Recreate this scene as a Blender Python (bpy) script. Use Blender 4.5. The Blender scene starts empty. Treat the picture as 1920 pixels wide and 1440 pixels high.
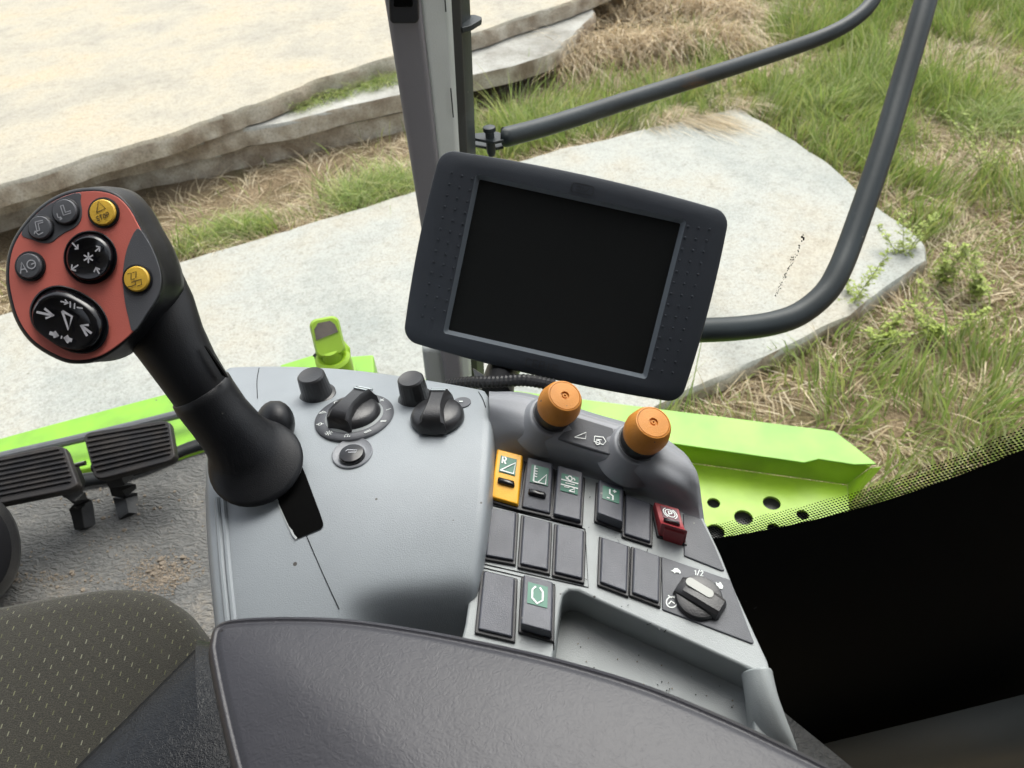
import bpy, bmesh, math, random
import numpy as np
from mathutils import Vector, Matrix, noise
C = bpy.context.scene
COL = C.collection
R = math.radians
random.seed(7)
rng = np.random.default_rng(11)

# ------------------------------------------------------------------ camera
H = 2.7                                   # eye height above the ground
F = 1387.0                                # focal length in photo pixels (26 mm equivalent)
TH, RO = R(42), R(5)
r0 = Vector((1, 0, 0)); u0 = Vector((0, math.sin(TH), math.cos(TH)))
DV = Vector((0, math.cos(TH), -math.sin(TH)))
RV = r0*math.cos(RO) - u0*math.sin(RO)
UV = r0*math.sin(RO) + u0*math.cos(RO)
EYE = Vector((0, 0, H))
cd = bpy.data.cameras.new('camera'); cam = bpy.data.objects.new('camera', cd); COL.objects.link(cam)
m = Matrix((RV, UV, -DV)).transposed().to_4x4(); m.translation = EYE
cam.matrix_world = m
cd.sensor_width = 36; cd.lens = 36*F/1920; cd.clip_end = 500; cd.clip_start = 0.02
cd.dof.use_dof = True; cd.dof.focus_distance = 0.60; cd.dof.aperture_fstop = 15
C.camera = cam

# ------------------------------------------------------------------ light
w = bpy.data.worlds.new('World'); C.world = w; w.use_nodes = True
SUN_EL, SUN_AZ = R(58), R(25)
nt = w.node_tree
sky = nt.nodes.new('ShaderNodeTexSky'); sky.sky_type = 'NISHITA'; sky.sun_disc = False
sky.sun_elevation = SUN_EL; sky.sun_rotation = SUN_AZ; sky.air_density = 1.0; sky.dust_density = 4.0
bg = nt.nodes['Background']; bg.inputs['Strength'].default_value = 0.14
hs = nt.nodes.new('ShaderNodeHueSaturation'); hs.inputs['Saturation'].default_value = .30   # thin cloud: a paler sky
nt.links.new(sky.outputs['Color'], hs.inputs['Color']); nt.links.new(hs.outputs['Color'], bg.inputs['Color'])
sl = bpy.data.lights.new('sun', 'SUN'); sl.energy = 1.0; sl.angle = R(45); sl.color = (1, .96, .9)
so = bpy.data.objects.new('sun', sl); COL.objects.link(so)
sd = Vector((math.sin(SUN_AZ)*math.cos(SUN_EL), math.cos(SUN_AZ)*math.cos(SUN_EL), math.sin(SUN_EL)))
so.rotation_euler = sd.to_track_quat('Z', 'Y').to_euler(); so.location = (0, 0, 12)
vs = C.view_settings
vs.view_transform = 'Standard'; vs.look = 'None'; vs.gamma = 1; vs.exposure = 1.17

# ------------------------------------------------------------------ sight lines of the photo
def ray(x, y): return DV + RV*((x-960)/F) - UV*((y-720)/F)
def P(x, y, d): return EYE + ray(x, y)*d
def PZ(x, y, z):
    v = ray(x, y); return EYE + v*((z-H)/v.z)
def PP(x, y, p, n):
    v = ray(x, y); return EYE + v*((p-EYE).dot(n)/v.dot(n))
def px(p):
    p = p-EYE; t = p.dot(DV); return 960+F*p.dot(RV)/t, 720-F*p.dot(UV)/t

# ------------------------------------------------------------------ materials
MATS = {}
def mat(name, col, rough=.5, bump=0, bscale=300, metal=0, spec=.5, var=0, vscale=8, specks=0, col2=None, coat=0):
    if name in MATS: return MATS[name]
    M = bpy.data.materials.new(name); M.use_nodes = True; MATS[name] = M
    n = M.node_tree.nodes; L = M.node_tree.links; b = n['Principled BSDF']
    b.inputs['Base Color'].default_value = (*col, 1); b.inputs['Roughness'].default_value = rough
    b.inputs['Metallic'].default_value = metal; b.inputs['Specular IOR Level'].default_value = spec
    if coat: b.inputs['Coat Weight'].default_value = coat; b.inputs['Coat Roughness'].default_value = .15
    tc = n.new('ShaderNodeTexCoord')
    cs = None
    if var:
        tx = n.new('ShaderNodeTexNoise'); tx.inputs['Scale'].default_value = vscale; tx.inputs['Detail'].default_value = 6
        L.new(tc.outputs['Object'], tx.inputs['Vector'])
        mx = n.new('ShaderNodeMix'); mx.data_type = 'RGBA'
        c2 = col2 or tuple(c*(1-var) for c in col)
        mx.inputs['A'].default_value = (*col, 1); mx.inputs['B'].default_value = (*c2, 1)
        rp = n.new('ShaderNodeMapRange'); rp.inputs['From Min'].default_value = .38; rp.inputs['From Max'].default_value = .68
        L.new(tx.outputs['Fac'], rp.inputs['Value']); L.new(rp.outputs['Result'], mx.inputs['Factor'])
        cs = mx.outputs['Result']
        rr = n.new('ShaderNodeMapRange'); rr.inputs['To Min'].default_value = rough*.85; rr.inputs['To Max'].default_value = min(1, rough*1.2)
        L.new(tx.outputs['Fac'], rr.inputs['Value']); L.new(rr.outputs['Result'], b.inputs['Roughness'])
    if specks:
        v = n.new('ShaderNodeTexVoronoi'); v.inputs['Scale'].default_value = specks
        L.new(tc.outputs['Object'], v.inputs['Vector'])
        wn = n.new('ShaderNodeMath'); wn.operation = 'MULTIPLY'; wn.inputs[1].default_value = .09
        sp = n.new('ShaderNodeSeparateColor'); L.new(v.outputs['Color'], sp.inputs['Color'])
        pw = n.new('ShaderNodeMath'); pw.operation = 'POWER'; pw.inputs[1].default_value = 6
        L.new(sp.outputs['Red'], pw.inputs[0]); L.new(pw.outputs[0], wn.inputs[0])
        lt = n.new('ShaderNodeMath'); lt.operation = 'LESS_THAN'
        L.new(v.outputs['Distance'], lt.inputs[0]); L.new(wn.outputs[0], lt.inputs[1])
        mx2 = n.new('ShaderNodeMix'); mx2.data_type = 'RGBA'
        L.new(lt.outputs[0], mx2.inputs['Factor'])
        if cs: L.new(cs, mx2.inputs['A'])
        else: mx2.inputs['A'].default_value = (*col, 1)
        lum = sum(col)/3
        mx2.inputs['B'].default_value = (.22, .21, .19, 1) if lum < .12 else (.07, .065, .06, 1)
        cs = mx2.outputs['Result']
    if cs: L.new(cs, b.inputs['Base Color'])
    if bump:
        t2 = n.new('ShaderNodeTexNoise'); t2.inputs['Scale'].default_value = bscale; t2.inputs['Detail'].default_value = 4
        L.new(tc.outputs['Object'], t2.inputs['Vector'])
        bp = n.new('ShaderNodeBump'); bp.inputs['Strength'].default_value = bump; bp.inputs['Distance'].default_value = .001
        L.new(t2.outputs['Fac'], bp.inputs['Height']); L.new(bp.outputs['Normal'], b.inputs['Normal'])
    return M

GREY = mat('console_grey_plastic', (.265, .292, .312), .40, .25, 1400, var=.12, vscale=14, specks=55)
GREY2 = mat('console_grey_cover', (.23, .24, .26), .45, .25, 1400, var=.1, vscale=14, specks=45)
LGREY = mat('console_light_grey', (.30, .325, .328), .42, .25, 1400, var=.16, vscale=20, specks=90)
PLATE = mat('dark_faceplate', (.095, .10, .112), .5, .3, 1600, var=.2, vscale=30, specks=70)
KEY = mat('switch_plastic', (.075, .080, .098), .36, .3, 1800, var=.2, vscale=60, specks=80)
BLACK = mat('black_plastic', (.012, .012, .014), .42, .2, 1500)
VOID = mat('black_void', (.002, .002, .002), .9, spec=.05)
JOY = mat('joystick_black', (.008, .0088, .011), .40, .22, 1500, spec=.32, var=.3, vscale=30, specks=60)
GLOSSB = mat('gloss_black', (.006, .006, .008), .16, var=.3, vscale=60)
KNOB = mat('knob_black', (.022, .022, .024), .33, .2, 900, specks=120)
RED = mat('red_face', (.62, .155, .12), .5, .2, 1600, var=.12, vscale=25)
YEL = mat('yellow_button', (.80, .50, .06), .42, .15, 900, var=.2, vscale=90)
YSW = mat('yellow_switch', (.90, .44, .012), .4, .15, 900, var=.1, vscale=70)
ORG = mat('orange_knob', (.58, .225, .025), .48, .35, 1200, var=.15, vscale=60, specks=110)
RSW = mat('dark_red_switch', (.27, .028, .034), .42, .15, 900, var=.15, vscale=70)
GICON = mat('green_icon_plate', (.022, .15, .095), .4)
WHITE = mat('white_print', (.72, .76, .74), .5)
GPRINT = mat('grey_print', (.40, .41, .44), .5)
DPRINT = mat('dark_print', (.07, .05, .02), .5)
BEZ = mat('monitor_bezel', (.036, .042, .052), .6, .35, 1700, spec=.28, var=.18, vscale=10)
BEZE = mat('bezel_emboss', (.014, .016, .020), .5)
CHAM = mat('screen_chamfer', (.12, .14, .16), .4)
SCREEN = mat('dark_screen', (.009, .010, .010), .5, spec=.2, var=.2, vscale=5)
RAIL = mat('dark_painted_tube', (.016, .023, .026), .45, .2, 200, spec=.35, var=.3, vscale=6, specks=40)
GREEN = mat('lime_green_paint', (.205, .445, .028), .40, .05, 60, var=.3, vscale=11, col2=(.15, .32, .03), specks=24)
YGRN = mat('yellow_green_paint', (.25, .42, .018), .4, var=.2, vscale=12)
SEAL = mat('rubber_seal', (.008, .010, .011), .6)
PILL = mat('pillar_dark_trim', (.20, .195, .21), .55, .4, 900, var=.12, vscale=5)
PILL2 = mat('pillar_light_trim', (.40, .425, .415), .55, .4, 900, var=.1, vscale=5)
TRIM = mat('sill_trim', (.10, .11, .108), .6, .4, 700)
METAL = mat('pin_metal', (.35, .34, .31), .35, metal=1)
CHROME = mat('chrome_ring', (.7, .7, .7), .15, metal=1)
PEDAL = mat('pedal_rubber', (.010, .009, .010), .6, .6, 260, var=.5, vscale=30, col2=(.030, .024, .020))
PARM = mat('pedal_steel', (.020, .020, .020), .5, .4, 200)

def nodes_of(name):
    M = bpy.data.materials.new(name); M.use_nodes = True
    n = M.node_tree.nodes; return M, n, M.node_tree.links, n['Principled BSDF'], n.new('ShaderNodeTexCoord')
def N(n, t, **k):
    o = n.new('ShaderNode'+t)
    for a, b in k.items():
        if a.startswith('i_'): o.inputs[a[2:].replace('_', ' ')].default_value = b
        else: setattr(o, a, b)
    return o
def ramp(n, stops):
    o = n.new('ShaderNodeValToRGB'); e = o.color_ramp.elements
    while len(e) < len(stops): e.new(.5)
    for q, (p, c) in zip(e, stops): q.position = p; q.color = (*c, 1) if len(c) == 3 else c
    return o
def mixc(n, L, fac, a, b, mode='MIX'):
    o = n.new('ShaderNodeMix'); o.data_type = 'RGBA'; o.blend_type = mode
    for s, v in (('Factor', fac), ('A', a), ('B', b)):
        if isinstance(v, (int, float)): o.inputs[s].default_value = v
        elif isinstance(v, tuple): o.inputs[s].default_value = (*v, 1)
        else: L.new(v, o.inputs[s])
    return o.outputs['Result']
def bumpn(n, L, b, h, strength, dist):
    o = n.new('ShaderNodeBump'); o.inputs['Strength'].default_value = strength; o.inputs['Distance'].default_value = dist
    L.new(h, o.inputs['Height']); L.new(o.outputs['Normal'], b.inputs['Normal'])

def leather(name, col, scale, depth, rough, spec=.5):
    M, n, L, b, tc = nodes_of(name)
    ns = N(n, 'TexNoise', i_Scale=scale*.5, i_Detail=2); L.new(tc.outputs['Object'], ns.inputs['Vector'])
    wv = mixc(n, L, .035, tc.outputs['Object'], ns.outputs['Color'], 'LINEAR_LIGHT')
    v = N(n, 'TexVoronoi', i_Scale=scale); v.feature = 'SMOOTH_F1'; L.new(wv, v.inputs['Vector'])
    v2 = N(n, 'TexNoise', i_Scale=scale*.55, i_Detail=1, i_Distortion=.8); L.new(tc.outputs['Object'], v2.inputs['Vector'])
    ad = N(n, 'Math', operation='ADD'); L.new(v.outputs['Distance'], ad.inputs[0]); L.new(v2.outputs['Fac'], ad.inputs[1])
    bumpn(n, L, b, ad.outputs[0], .40, depth)
    d = N(n, 'TexNoise', i_Scale=9, i_Detail=8); L.new(tc.outputs['Object'], d.inputs['Vector'])
    rp = ramp(n, [(.35, col), (.75, tuple(c*1.35+.004 for c in col))]); L.new(d.outputs['Fac'], rp.inputs['Fac'])
    L.new(rp.outputs['Color'], b.inputs['Base Color']); b.inputs['Roughness'].default_value = rough; b.inputs['Specular IOR Level'].default_value = spec
    return M
LEATHER = leather('armrest_leather', (.026, .026, .032), 210, .00028, .40, .42)
BLEATHER = leather('black_leather', (.003, .004, .006), 210, .0012, .32, .34)

def fabric():
    M, n, L, b, tc = nodes_of('seat_fabric')
    uv = N(n, 'UVMap')
    ns = N(n, 'TexNoise', i_Scale=900, i_Detail=3); L.new(tc.outputs['Object'], ns.inputs['Vector'])
    big = N(n, 'TexNoise', i_Scale=7, i_Detail=4); L.new(tc.outputs['Object'], big.inputs['Vector'])
    rp = ramp(n, [(.3, (.010, .0095, .007)), (.7, (.040, .037, .026))]); L.new(ns.outputs['Fac'], rp.inputs['Fac'])
    # woven dashes: columns 16 mm apart, dashes staggered
    sx = N(n, 'SeparateXYZ'); L.new(uv.outputs['UV'], sx.inputs[0])
    def mth(op, a, bb=None):
        o = N(n, 'Math', operation=op)
        for i, q in enumerate((a, bb)):
            if q is None: continue
            if isinstance(q, (int, float)): o.inputs[i].default_value = q
            else: L.new(q, o.inputs[i])
        return o.outputs[0]
    cx = mth('MULTIPLY', sx.outputs[0], 1/.0088)
    ix = mth('FLOOR', cx); fx = mth('FRACT', cx)
    half = mth('MULTIPLY', mth('MODULO', ix, 2.0), .5)
    cy = mth('ADD', mth('MULTIPLY', sx.outputs[1], 1/.0140), half)
    fy = mth('FRACT', cy)
    inx = mth('LESS_THAN', mth('ABSOLUTE', mth('SUBTRACT', fx, .5)), .06)
    iny = mth('LESS_THAN', mth('ABSOLUTE', mth('SUBTRACT', fy, .5)), .14)
    wn = N(n, 'TexWhiteNoise', noise_dimensions='2D')
    cb = N(n, 'CombineXYZ'); L.new(ix, cb.inputs[0]); L.new(mth('FLOOR', cy), cb.inputs[1]); L.new(cb.outputs[0], wn.inputs['Vector'])
    wear = mth('MULTIPLY', mth('MULTIPLY', inx, iny), mth('ADD', mth('MULTIPLY', wn.outputs['Value'], .45), .08))
    dc = mixc(n, L, wn.outputs['Value'], (.30, .31, .08), (.30, .30, .22))
    c = mixc(n, L, wear, rp.outputs['Color'], dc)
    L.new(c, b.inputs['Base Color']); b.inputs['Roughness'].default_value = .95
    b.inputs['Sheen Weight'].default_value = .08; b.inputs['Sheen Roughness'].default_value = .5
    bumpn(n, L, b, ns.outputs['Fac'], .8, .0012)
    return M
FABRIC = fabric()

def matfloor():
    M, n, L, b, tc = nodes_of('floor_mat')
    ds = N(n, 'TexNoise', i_Scale=20, i_Detail=3); L.new(tc.outputs['Object'], ds.inputs['Vector'])
    mp = N(n, 'Mapping'); mp.inputs['Rotation'].default_value = (0, 0, R(8)); mp.inputs['Scale'].default_value = (1, 2.4, 1)
    wv0 = mixc(n, L, .02, tc.outputs['Object'], ds.outputs['Color'], 'LINEAR_LIGHT'); L.new(wv0, mp.inputs['Vector'])
    v = N(n, 'TexNoise', i_Scale=75, i_Detail=2, i_Distortion=.6); L.new(mp.outputs[0], v.inputs['Vector'])
    d1 = N(n, 'TexNoise', i_Scale=5, i_Detail=9); d1.inputs['Roughness'].default_value = .65; L.new(tc.outputs['Object'], d1.inputs['Vector'])
    d2 = N(n, 'TexNoise', i_Scale=160, i_Detail=4); L.new(tc.outputs['Object'], d2.inputs['Vector'])
    ad = N(n, 'Math', operation='MULTIPLY_ADD'); L.new(d1.outputs['Fac'], ad.inputs[0]); ad.inputs[1].default_value = 1.0
    ml = N(n, 'Math', operation='MULTIPLY'); L.new(d2.outputs['Fac'], ml.inputs[0]); ml.inputs[1].default_value = .35
    L.new(ml.outputs[0], ad.inputs[2])
    rp = ramp(n, [(.55, (.090, .091, .088)), (.72, (.128, .126, .118)), (.88, (.20, .18, .15)), (1, (.32, .27, .21))])
    L.new(ad.outputs[0], rp.inputs['Fac']); L.new(rp.outputs['Color'], b.inputs['Base Color'])
    b.inputs['Roughness'].default_value = .7
    bumpn(n, L, b, v.outputs['Fac'], .9, .007)
    return M
FLOORM = matfloor()

def concrete(name, c1, c2, c3, sc):
    M, n, L, b, tc = nodes_of(name)
    a = N(n, 'TexNoise', i_Scale=sc, i_Detail=9); a.inputs['Roughness'].default_value = .62; L.new(tc.outputs['Object'], a.inputs['Vector'])
    rp = ramp(n, [(.33, c1), (.5, c2), (.68, c3)]); L.new(a.outputs['Fac'], rp.inputs['Fac'])
    f = N(n, 'TexNoise', i_Scale=15, i_Detail=9); f.inputs['Roughness'].default_value = .78; L.new(tc.outputs['Object'], f.inputs['Vector'])
    rf = ramp(n, [(.34, (.66, .64, .60)), (.48, (1, 1, 1))]); L.new(f.outputs['Fac'], rf.inputs['Fac'])
    c = mixc(n, L, .6, rp.outputs['Color'], rf.outputs['Color'], 'MULTIPLY')
    v = N(n, 'TexVoronoi', i_Scale=17); L.new(tc.outputs['Object'], v.inputs['Vector'])
    sp = N(n, 'SeparateColor'); L.new(v.outputs['Color'], sp.inputs['Color'])
    th = N(n, 'Math', operation='MULTIPLY'); L.new(sp.outputs['Green'], th.inputs[0]); th.inputs[1].default_value = .13
    lt = N(n, 'Math', operation='LESS_THAN'); L.new(v.outputs['Distance'], lt.inputs[0]); L.new(th.outputs[0], lt.inputs[1])
    mm = N(n, 'Math', operation='MULTIPLY'); L.new(lt.outputs[0], mm.inputs[0]); mm.inputs[1].default_value = .5
    c = mixc(n, L, mm.outputs[0], c, (.20, .18, .14))
    st_ = N(n, 'TexNoise', i_Scale=3.2, i_Detail=10); st_.inputs['Roughness'].default_value = .75; L.new(tc.outputs['Object'], st_.inputs['Vector'])
    rs_ = ramp(n, [(.28, (.76, .73, .66)), (.44, (1, 1, 1)), (.60, (1, 1, 1)), (.74, (1.15, 1.12, 1.07))]); L.new(st_.outputs['Fac'], rs_.inputs['Fac'])
    c = mixc(n, L, .5, c, rs_.outputs['Color'], 'MULTIPLY')
    gr_ = N(n, 'TexNoise', i_Scale=70, i_Detail=5); gr_.inputs['Roughness'].default_value = .8; L.new(tc.outputs['Object'], gr_.inputs['Vector'])
    rg_ = ramp(n, [(.34, (.60, .58, .54)), (.5, (1, 1, 1)), (.66, (1.2, 1.19, 1.16))]); L.new(gr_.outputs['Fac'], rg_.inputs['Fac'])
    c = mixc(n, L, .75, c, rg_.outputs['Color'], 'MULTIPLY')
    # hairline cracks
    wp_ = mixc(n, L, .25, tc.outputs['Object'], st_.outputs['Color'], 'LINEAR_LIGHT')
    cr = N(n, 'TexVoronoi', i_Scale=.42); cr.feature = 'DISTANCE_TO_EDGE'; L.new(wp_, cr.inputs['Vector'])
    cl_ = N(n, 'Math', operation='LESS_THAN'); L.new(cr.outputs['Distance'], cl_.inputs[0]); cl_.inputs[1].default_value = .0035
    cm = N(n, 'Math', operation='MULTIPLY'); L.new(cl_.outputs[0], cm.inputs[0]); cm.inputs[1].default_value = .14
    c = mixc(n, L, cm.outputs[0], c, (.20, .18, .15))
    # steep side faces take a browner, more varied colour range
    ge = N(n, 'NewGeometry'); sx = N(n, 'SeparateXYZ'); L.new(ge.outputs['True Normal'], sx.inputs[0])
    sd_ = N(n, 'Math', operation='LESS_THAN'); L.new(sx.outputs[2], sd_.inputs[0]); sd_.inputs[1].default_value = .5
    e = N(n, 'TexNoise', i_Scale=5, i_Detail=8); L.new(tc.outputs['Object'], e.inputs['Vector'])
    re_ = ramp(n, [(.35, (.24, .19, .14)), (.55, (.42, .37, .30)), (.7, (.56, .52, .45))]); L.new(e.outputs['Fac'], re_.inputs['Fac'])
    sidec = mixc(n, L, .8, re_.outputs['Color'], rs_.outputs['Color'], 'MULTIPLY'); sidec = mixc(n, L, 1.0, sidec, rg_.outputs['Color'], 'MULTIPLY')
    c = mixc(n, L, sd_.outputs[0], c, sidec)
    L.new(c, b.inputs['Base Color']); b.inputs['Roughness'].default_value = .9; b.inputs['Specular IOR Level'].default_value = .25
    bumpn(n, L, b, gr_.outputs['Fac'], .5, .006)
    return M
CONC1 = concrete('warm_concrete', (.365, .345, .295), (.435, .40, .325), (.48, .41, .30), 1.6)
CONC2 = concrete('pale_concrete', (.31, .33, .31), (.405, .41, .375), (.43, .40, .33), 1.0)
CONC3 = concrete('grey_concrete', (.25, .24, .21), (.38, .375, .345), (.50, .495, .46), 1.8)

def soil():
    M, n, L, b, tc = nodes_of('soil_and_litter')
    a = N(n, 'TexNoise', i_Scale=2.2, i_Detail=9); a.inputs['Roughness'].default_value = .7; L.new(tc.outputs['Object'], a.inputs['Vector'])
    rp = ramp(n, [(.32, (.16, .14, .07)), (.5, (.26, .20, .13)), (.7, (.36, .28, .19))]); L.new(a.outputs['Fac'], rp.inputs['Fac'])
    f = N(n, 'TexNoise', i_Scale=45, i_Detail=6); L.new(tc.outputs['Object'], f.inputs['Vector'])
    rf = ramp(n, [(.3, (.45, .42, .38)), (.65, (1.1, 1.08, 1.0))]); L.new(f.outputs['Fac'], rf.inputs['Fac'])
    c = mixc(n, L, .8, rp.outputs['Color'], rf.outputs['Color'], 'MULTIPLY')
    L.new(c, b.inputs['Base Color']); b.inputs['Roughness'].default_value = 1; b.inputs['Specular IOR Level'].default_value = .1
    bumpn(n, L, b, f.outputs['Fac'], 1, .04)
    return M
SOIL = soil()

def blade_mat():
    M, n, L, b, tc = nodes_of('grass_blades')
    at = N(n, 'Attribute', attribute_name='tint')
    L.new(at.outputs['Color'], b.inputs['Base Color']); b.inputs['Roughness'].default_value = .6
    b.inputs['Specular IOR Level'].default_value = .3
    tr = N(n, 'BsdfTranslucent'); L.new(at.outputs['Color'], tr.inputs['Color'])
    ms = N(n, 'MixShader'); ms.inputs[0].default_value = .3
    L.new(b.outputs[0], ms.inputs[1]); L.new(tr.outputs[0], ms.inputs[2]); L.new(ms.outputs[0], n['Material Output'].inputs['Surface'])
    return M
BLADE = blade_mat()

def glass_mat():
    M, n, L, b, tc = nodes_of('cab_glass')
    t = N(n, 'BsdfTransparent'); t.inputs['Color'].default_value = (.94, .96, .945, 1)
    g = N(n, 'BsdfGlossy'); g.inputs['Roughness'].default_value = .02
    fr = N(n, 'Fresnel', i_IOR=1.3)
    ms = N(n, 'MixShader'); L.new(fr.outputs[0], ms.inputs[0]); L.new(t.outputs[0], ms.inputs[1]); L.new(g.outputs[0], ms.inputs[2])
    L.new(ms.outputs[0], n['Material Output'].inputs['Surface'])
    return M, n, L, b, ms
GLASS, *_ = glass_mat()

def frit_mat():
    # glass printed black below v = 0, a fading band of dots above it (u, v in metres along the pane)
    M, n, L, b, ms = glass_mat(); M.name = 'printed_side_glass'
    uv = N(n, 'UVMap', uv_map='UVMap'); sx = N(n, 'SeparateXYZ'); L.new(uv.outputs['UV'], sx.inputs[0])
    b.inputs['Base Color'].default_value = (.0022, .0036, .0048, 1); b.inputs['Roughness'].default_value = .5; b.inputs['Specular IOR Level'].default_value = .05
    def mth(op, a, bb=None):
        o = N(n, 'Math', operation=op)
        for i, q in enumerate((a, bb)):
            if q is None: continue
            if isinstance(q, (int, float)): o.inputs[i].default_value = q
            else: L.new(q, o.inputs[i])
        return o.outputs[0]
    pitch = .0056
    u, v = sx.outputs[0], sx.outputs[1]
    uv2 = N(n, 'UVMap', uv_map='plane'); sx2 = N(n, 'SeparateXYZ'); L.new(uv2.outputs['UV'], sx2.inputs[0]); u = sx2.outputs[0]
    vr = mth('MULTIPLY', sx2.outputs[1], 1/(pitch*.5)); iv = mth('FLOOR', vr)
    cu = mth('ADD', mth('MULTIPLY', u, 1/pitch), mth('MULTIPLY', mth('FLOORED_MODULO', iv, 2.0), .5))
    du = mth('MULTIPLY', mth('SUBTRACT', mth('FRACT', cu), .5), pitch)
    dv = mth('MULTIPLY', mth('SUBTRACT', mth('FRACT', vr), .5), pitch*.5)
    dist = mth('SQRT', mth('ADD', mth('MULTIPLY', du, du), mth('MULTIPLY', dv, dv)))
    rad = mth('MULTIPLY', mth('SUBTRACT', 1.0, mth('MULTIPLY', v, 1/.060)), .00190)
    dot = mth('MULTIPLY', mth('LESS_THAN', dist, rad), mth('LESS_THAN', v, .030))
    blk = mth('MAXIMUM', dot, mth('LESS_THAN', v, .001))
    m2 = N(n, 'MixShader'); L.new(blk, m2.inputs[0]); L.new(ms.outputs[0], m2.inputs[1]); L.new(b.outputs[0], m2.inputs[2])
    L.new(m2.outputs[0], n['Material Output'].inputs['Surface'])
    return M
FRIT = frit_mat()

# ------------------------------------------------------------------ mesh building
class MB:
    def __init__(s): s.v = []; s.f = []; s.mi = []; s.mats = []; s.uv = None
    def m(s, M):
        if M not in s.mats: s.mats.append(M)
        return s.mats.index(M)
    def add(s, vs_, fs, M):
        o = len(s.v); s.v += [Vector(q) for q in vs_]; k = s.m(M)
        for f in fs: s.f.append([i+o for i in f]); s.mi.append(k)
    def prism(s, top, vec, M, side=None):
        n = len(top); vec = Vector(vec)
        s.add(list(top)+[Vector(q)+vec for q in top], [list(range(n)), list(range(2*n-1, n-1, -1))], M)
        o = len(s.v)-2*n; k = s.m(side or M)
        for i in range(n): s.f.append([o+i, o+n+i, o+n+(i+1) % n, o+(i+1) % n]); s.mi.append(k)
    def rings(s, rs, M, cap0=True, cap1=True, closed=True, mats=None):
        o = len(s.v); n = len(rs[0])
        for r in rs: s.v += [Vector(q) for q in r]
        for a in range(len(rs)-1):
            k = s.m(mats[a] if mats else M)
            for i in range(n if closed else n-1):
                j = (i+1) % n
                s.f.append([o+a*n+i, o+a*n+j, o+(a+1)*n+j, o+(a+1)*n+i]); s.mi.append(k)
        if cap0: s.f.append([o+i for i in range(n)][::-1]); s.mi.append(s.m(mats[0] if mats else M))
        if cap1: s.f.append([o+(len(rs)-1)*n+i for i in range(n)]); s.mi.append(s.m(mats[-1] if mats else M))
    def tube(s, pts, rad, M, n=14, flat=1.0, up=None):
        pts = [Vector(p) for p in pts]; rs = []
        upv = Vector(up) if up else Vector((.13, .21, 1))
        for i, p in enumerate(pts):
            t = (pts[min(i+1, len(pts)-1)]-pts[max(i-1, 0)]).normalized()
            a = t.cross(upv).normalized(); b = a.cross(t).normalized()
            r = rad[i] if isinstance(rad, (list, tuple)) else rad
            rs.append([p+a*(r*math.cos(2*math.pi*k/n))+b*(r*flat*math.sin(2*math.pi*k/n)) for k in range(n)])
        s.rings(rs, M)
    def lathe(s, base, axis, prof, M, n=40, mats=None, flute=None):
        ax = Vector(axis).normalized(); a = ax.cross(Vector((.3, .9, .1))).normalized(); b = ax.cross(a)
        rs = []
        for q in prof:
            r, h = q[0], q[1]
            ring = []
            for k in range(n):
                an = 2*math.pi*k/n; rr = r
                if flute and len(q) > 2: rr = r*(1-flute*(.5+.5*math.cos(an*q[2])))
                ring.append(base+ax*h+a*(rr*math.cos(an))+b*(rr*math.sin(an)))
            rs.append(ring)
        s.rings(rs, M, mats=mats)
    def ball(s, c, r, M, n=10, ax=None):
        rs = []
        X, Y, Z = ax or (Vector((1, 0, 0)), Vector((0, 1, 0)), Vector((0, 0, 1)))
        r = r if isinstance(r, (tuple, list)) else (r, r, r)
        for i in range(1, n):
            th = math.pi*i/n
            rs.append([c+X*(r[0]*math.sin(th)*math.cos(2*math.pi*k/(2*n)))+Y*(r[1]*math.sin(th)*math.sin(2*math.pi*k/(2*n)))+Z*(r[2]*math.cos(th)) for k in range(2*n)])
        s.rings(rs, M)
    def ribbon(s, pts, wd, nrm, M, lift=0):
        pts = [Vector(p) for p in pts]; L_, Rr = [], []
        for i, p in enumerate(pts):
            nn = nrm(p) if callable(nrm) else nrm
            a = pts[min(i+1, len(pts)-1)]-pts[max(i-1, 0)]
            sd2 = a.cross(nn)
            if sd2.length < 1e-9: sd2 = Vector((1, 0, 0))
            sd2.normalize()
            ww = wd[i] if isinstance(wd, (list, tuple)) else wd
            L_.append(p+sd2*ww/2+nn*lift); Rr.append(p-sd2*ww/2+nn*lift)
        n = len(pts)
        s.add(L_+Rr, [[i, i+1, n+i+1, n+i] for i in range(n-1)], M)
    def build(s, name, parent=None, bevel=0, seg=3, smooth=35, loc=None, subsurf=0, solid=0, boff=0):
        me = bpy.data.meshes.new(name)
        root = parent
        while root is not None and root.parent: root = root.parent
        if loc is None: loc = root.location.copy() if root is not None else Vector((0, 0, 0))
        me.from_pydata([tuple(q-loc) for q in s.v], [], s.f)
        for M in s.mats: me.materials.append(M)
        me.polygons.foreach_set('material_index', s.mi)
        me.polygons.foreach_set('use_smooth', [True]*len(s.f))
        me.update(); me.validate()
        bm = bmesh.new(); bm.from_mesh(me); bmesh.ops.recalc_face_normals(bm, faces=bm.faces)
        bm.to_mesh(me); bm.free()
        if smooth: me.set_sharp_from_angle(angle=R(smooth))
        o = bpy.data.objects.new(name, me); COL.objects.link(o)
        if parent is not None: o.parent = parent
        else: o.location = loc
        if solid:
            q = o.modifiers.new('solid', 'SOLIDIFY'); q.thickness = solid; q.offset = boff
        if bevel:
            q = o.modifiers.new('bevel', 'BEVEL'); q.width = bevel; q.segments = seg; q.limit_method = 'ANGLE'; q.angle_limit = R(32)
            q.harden_normals = True
        if subsurf:
            q = o.modifiers.new('sub', 'SUBSURF'); q.levels = subsurf; q.render_levels = subsurf
        return o
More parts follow.
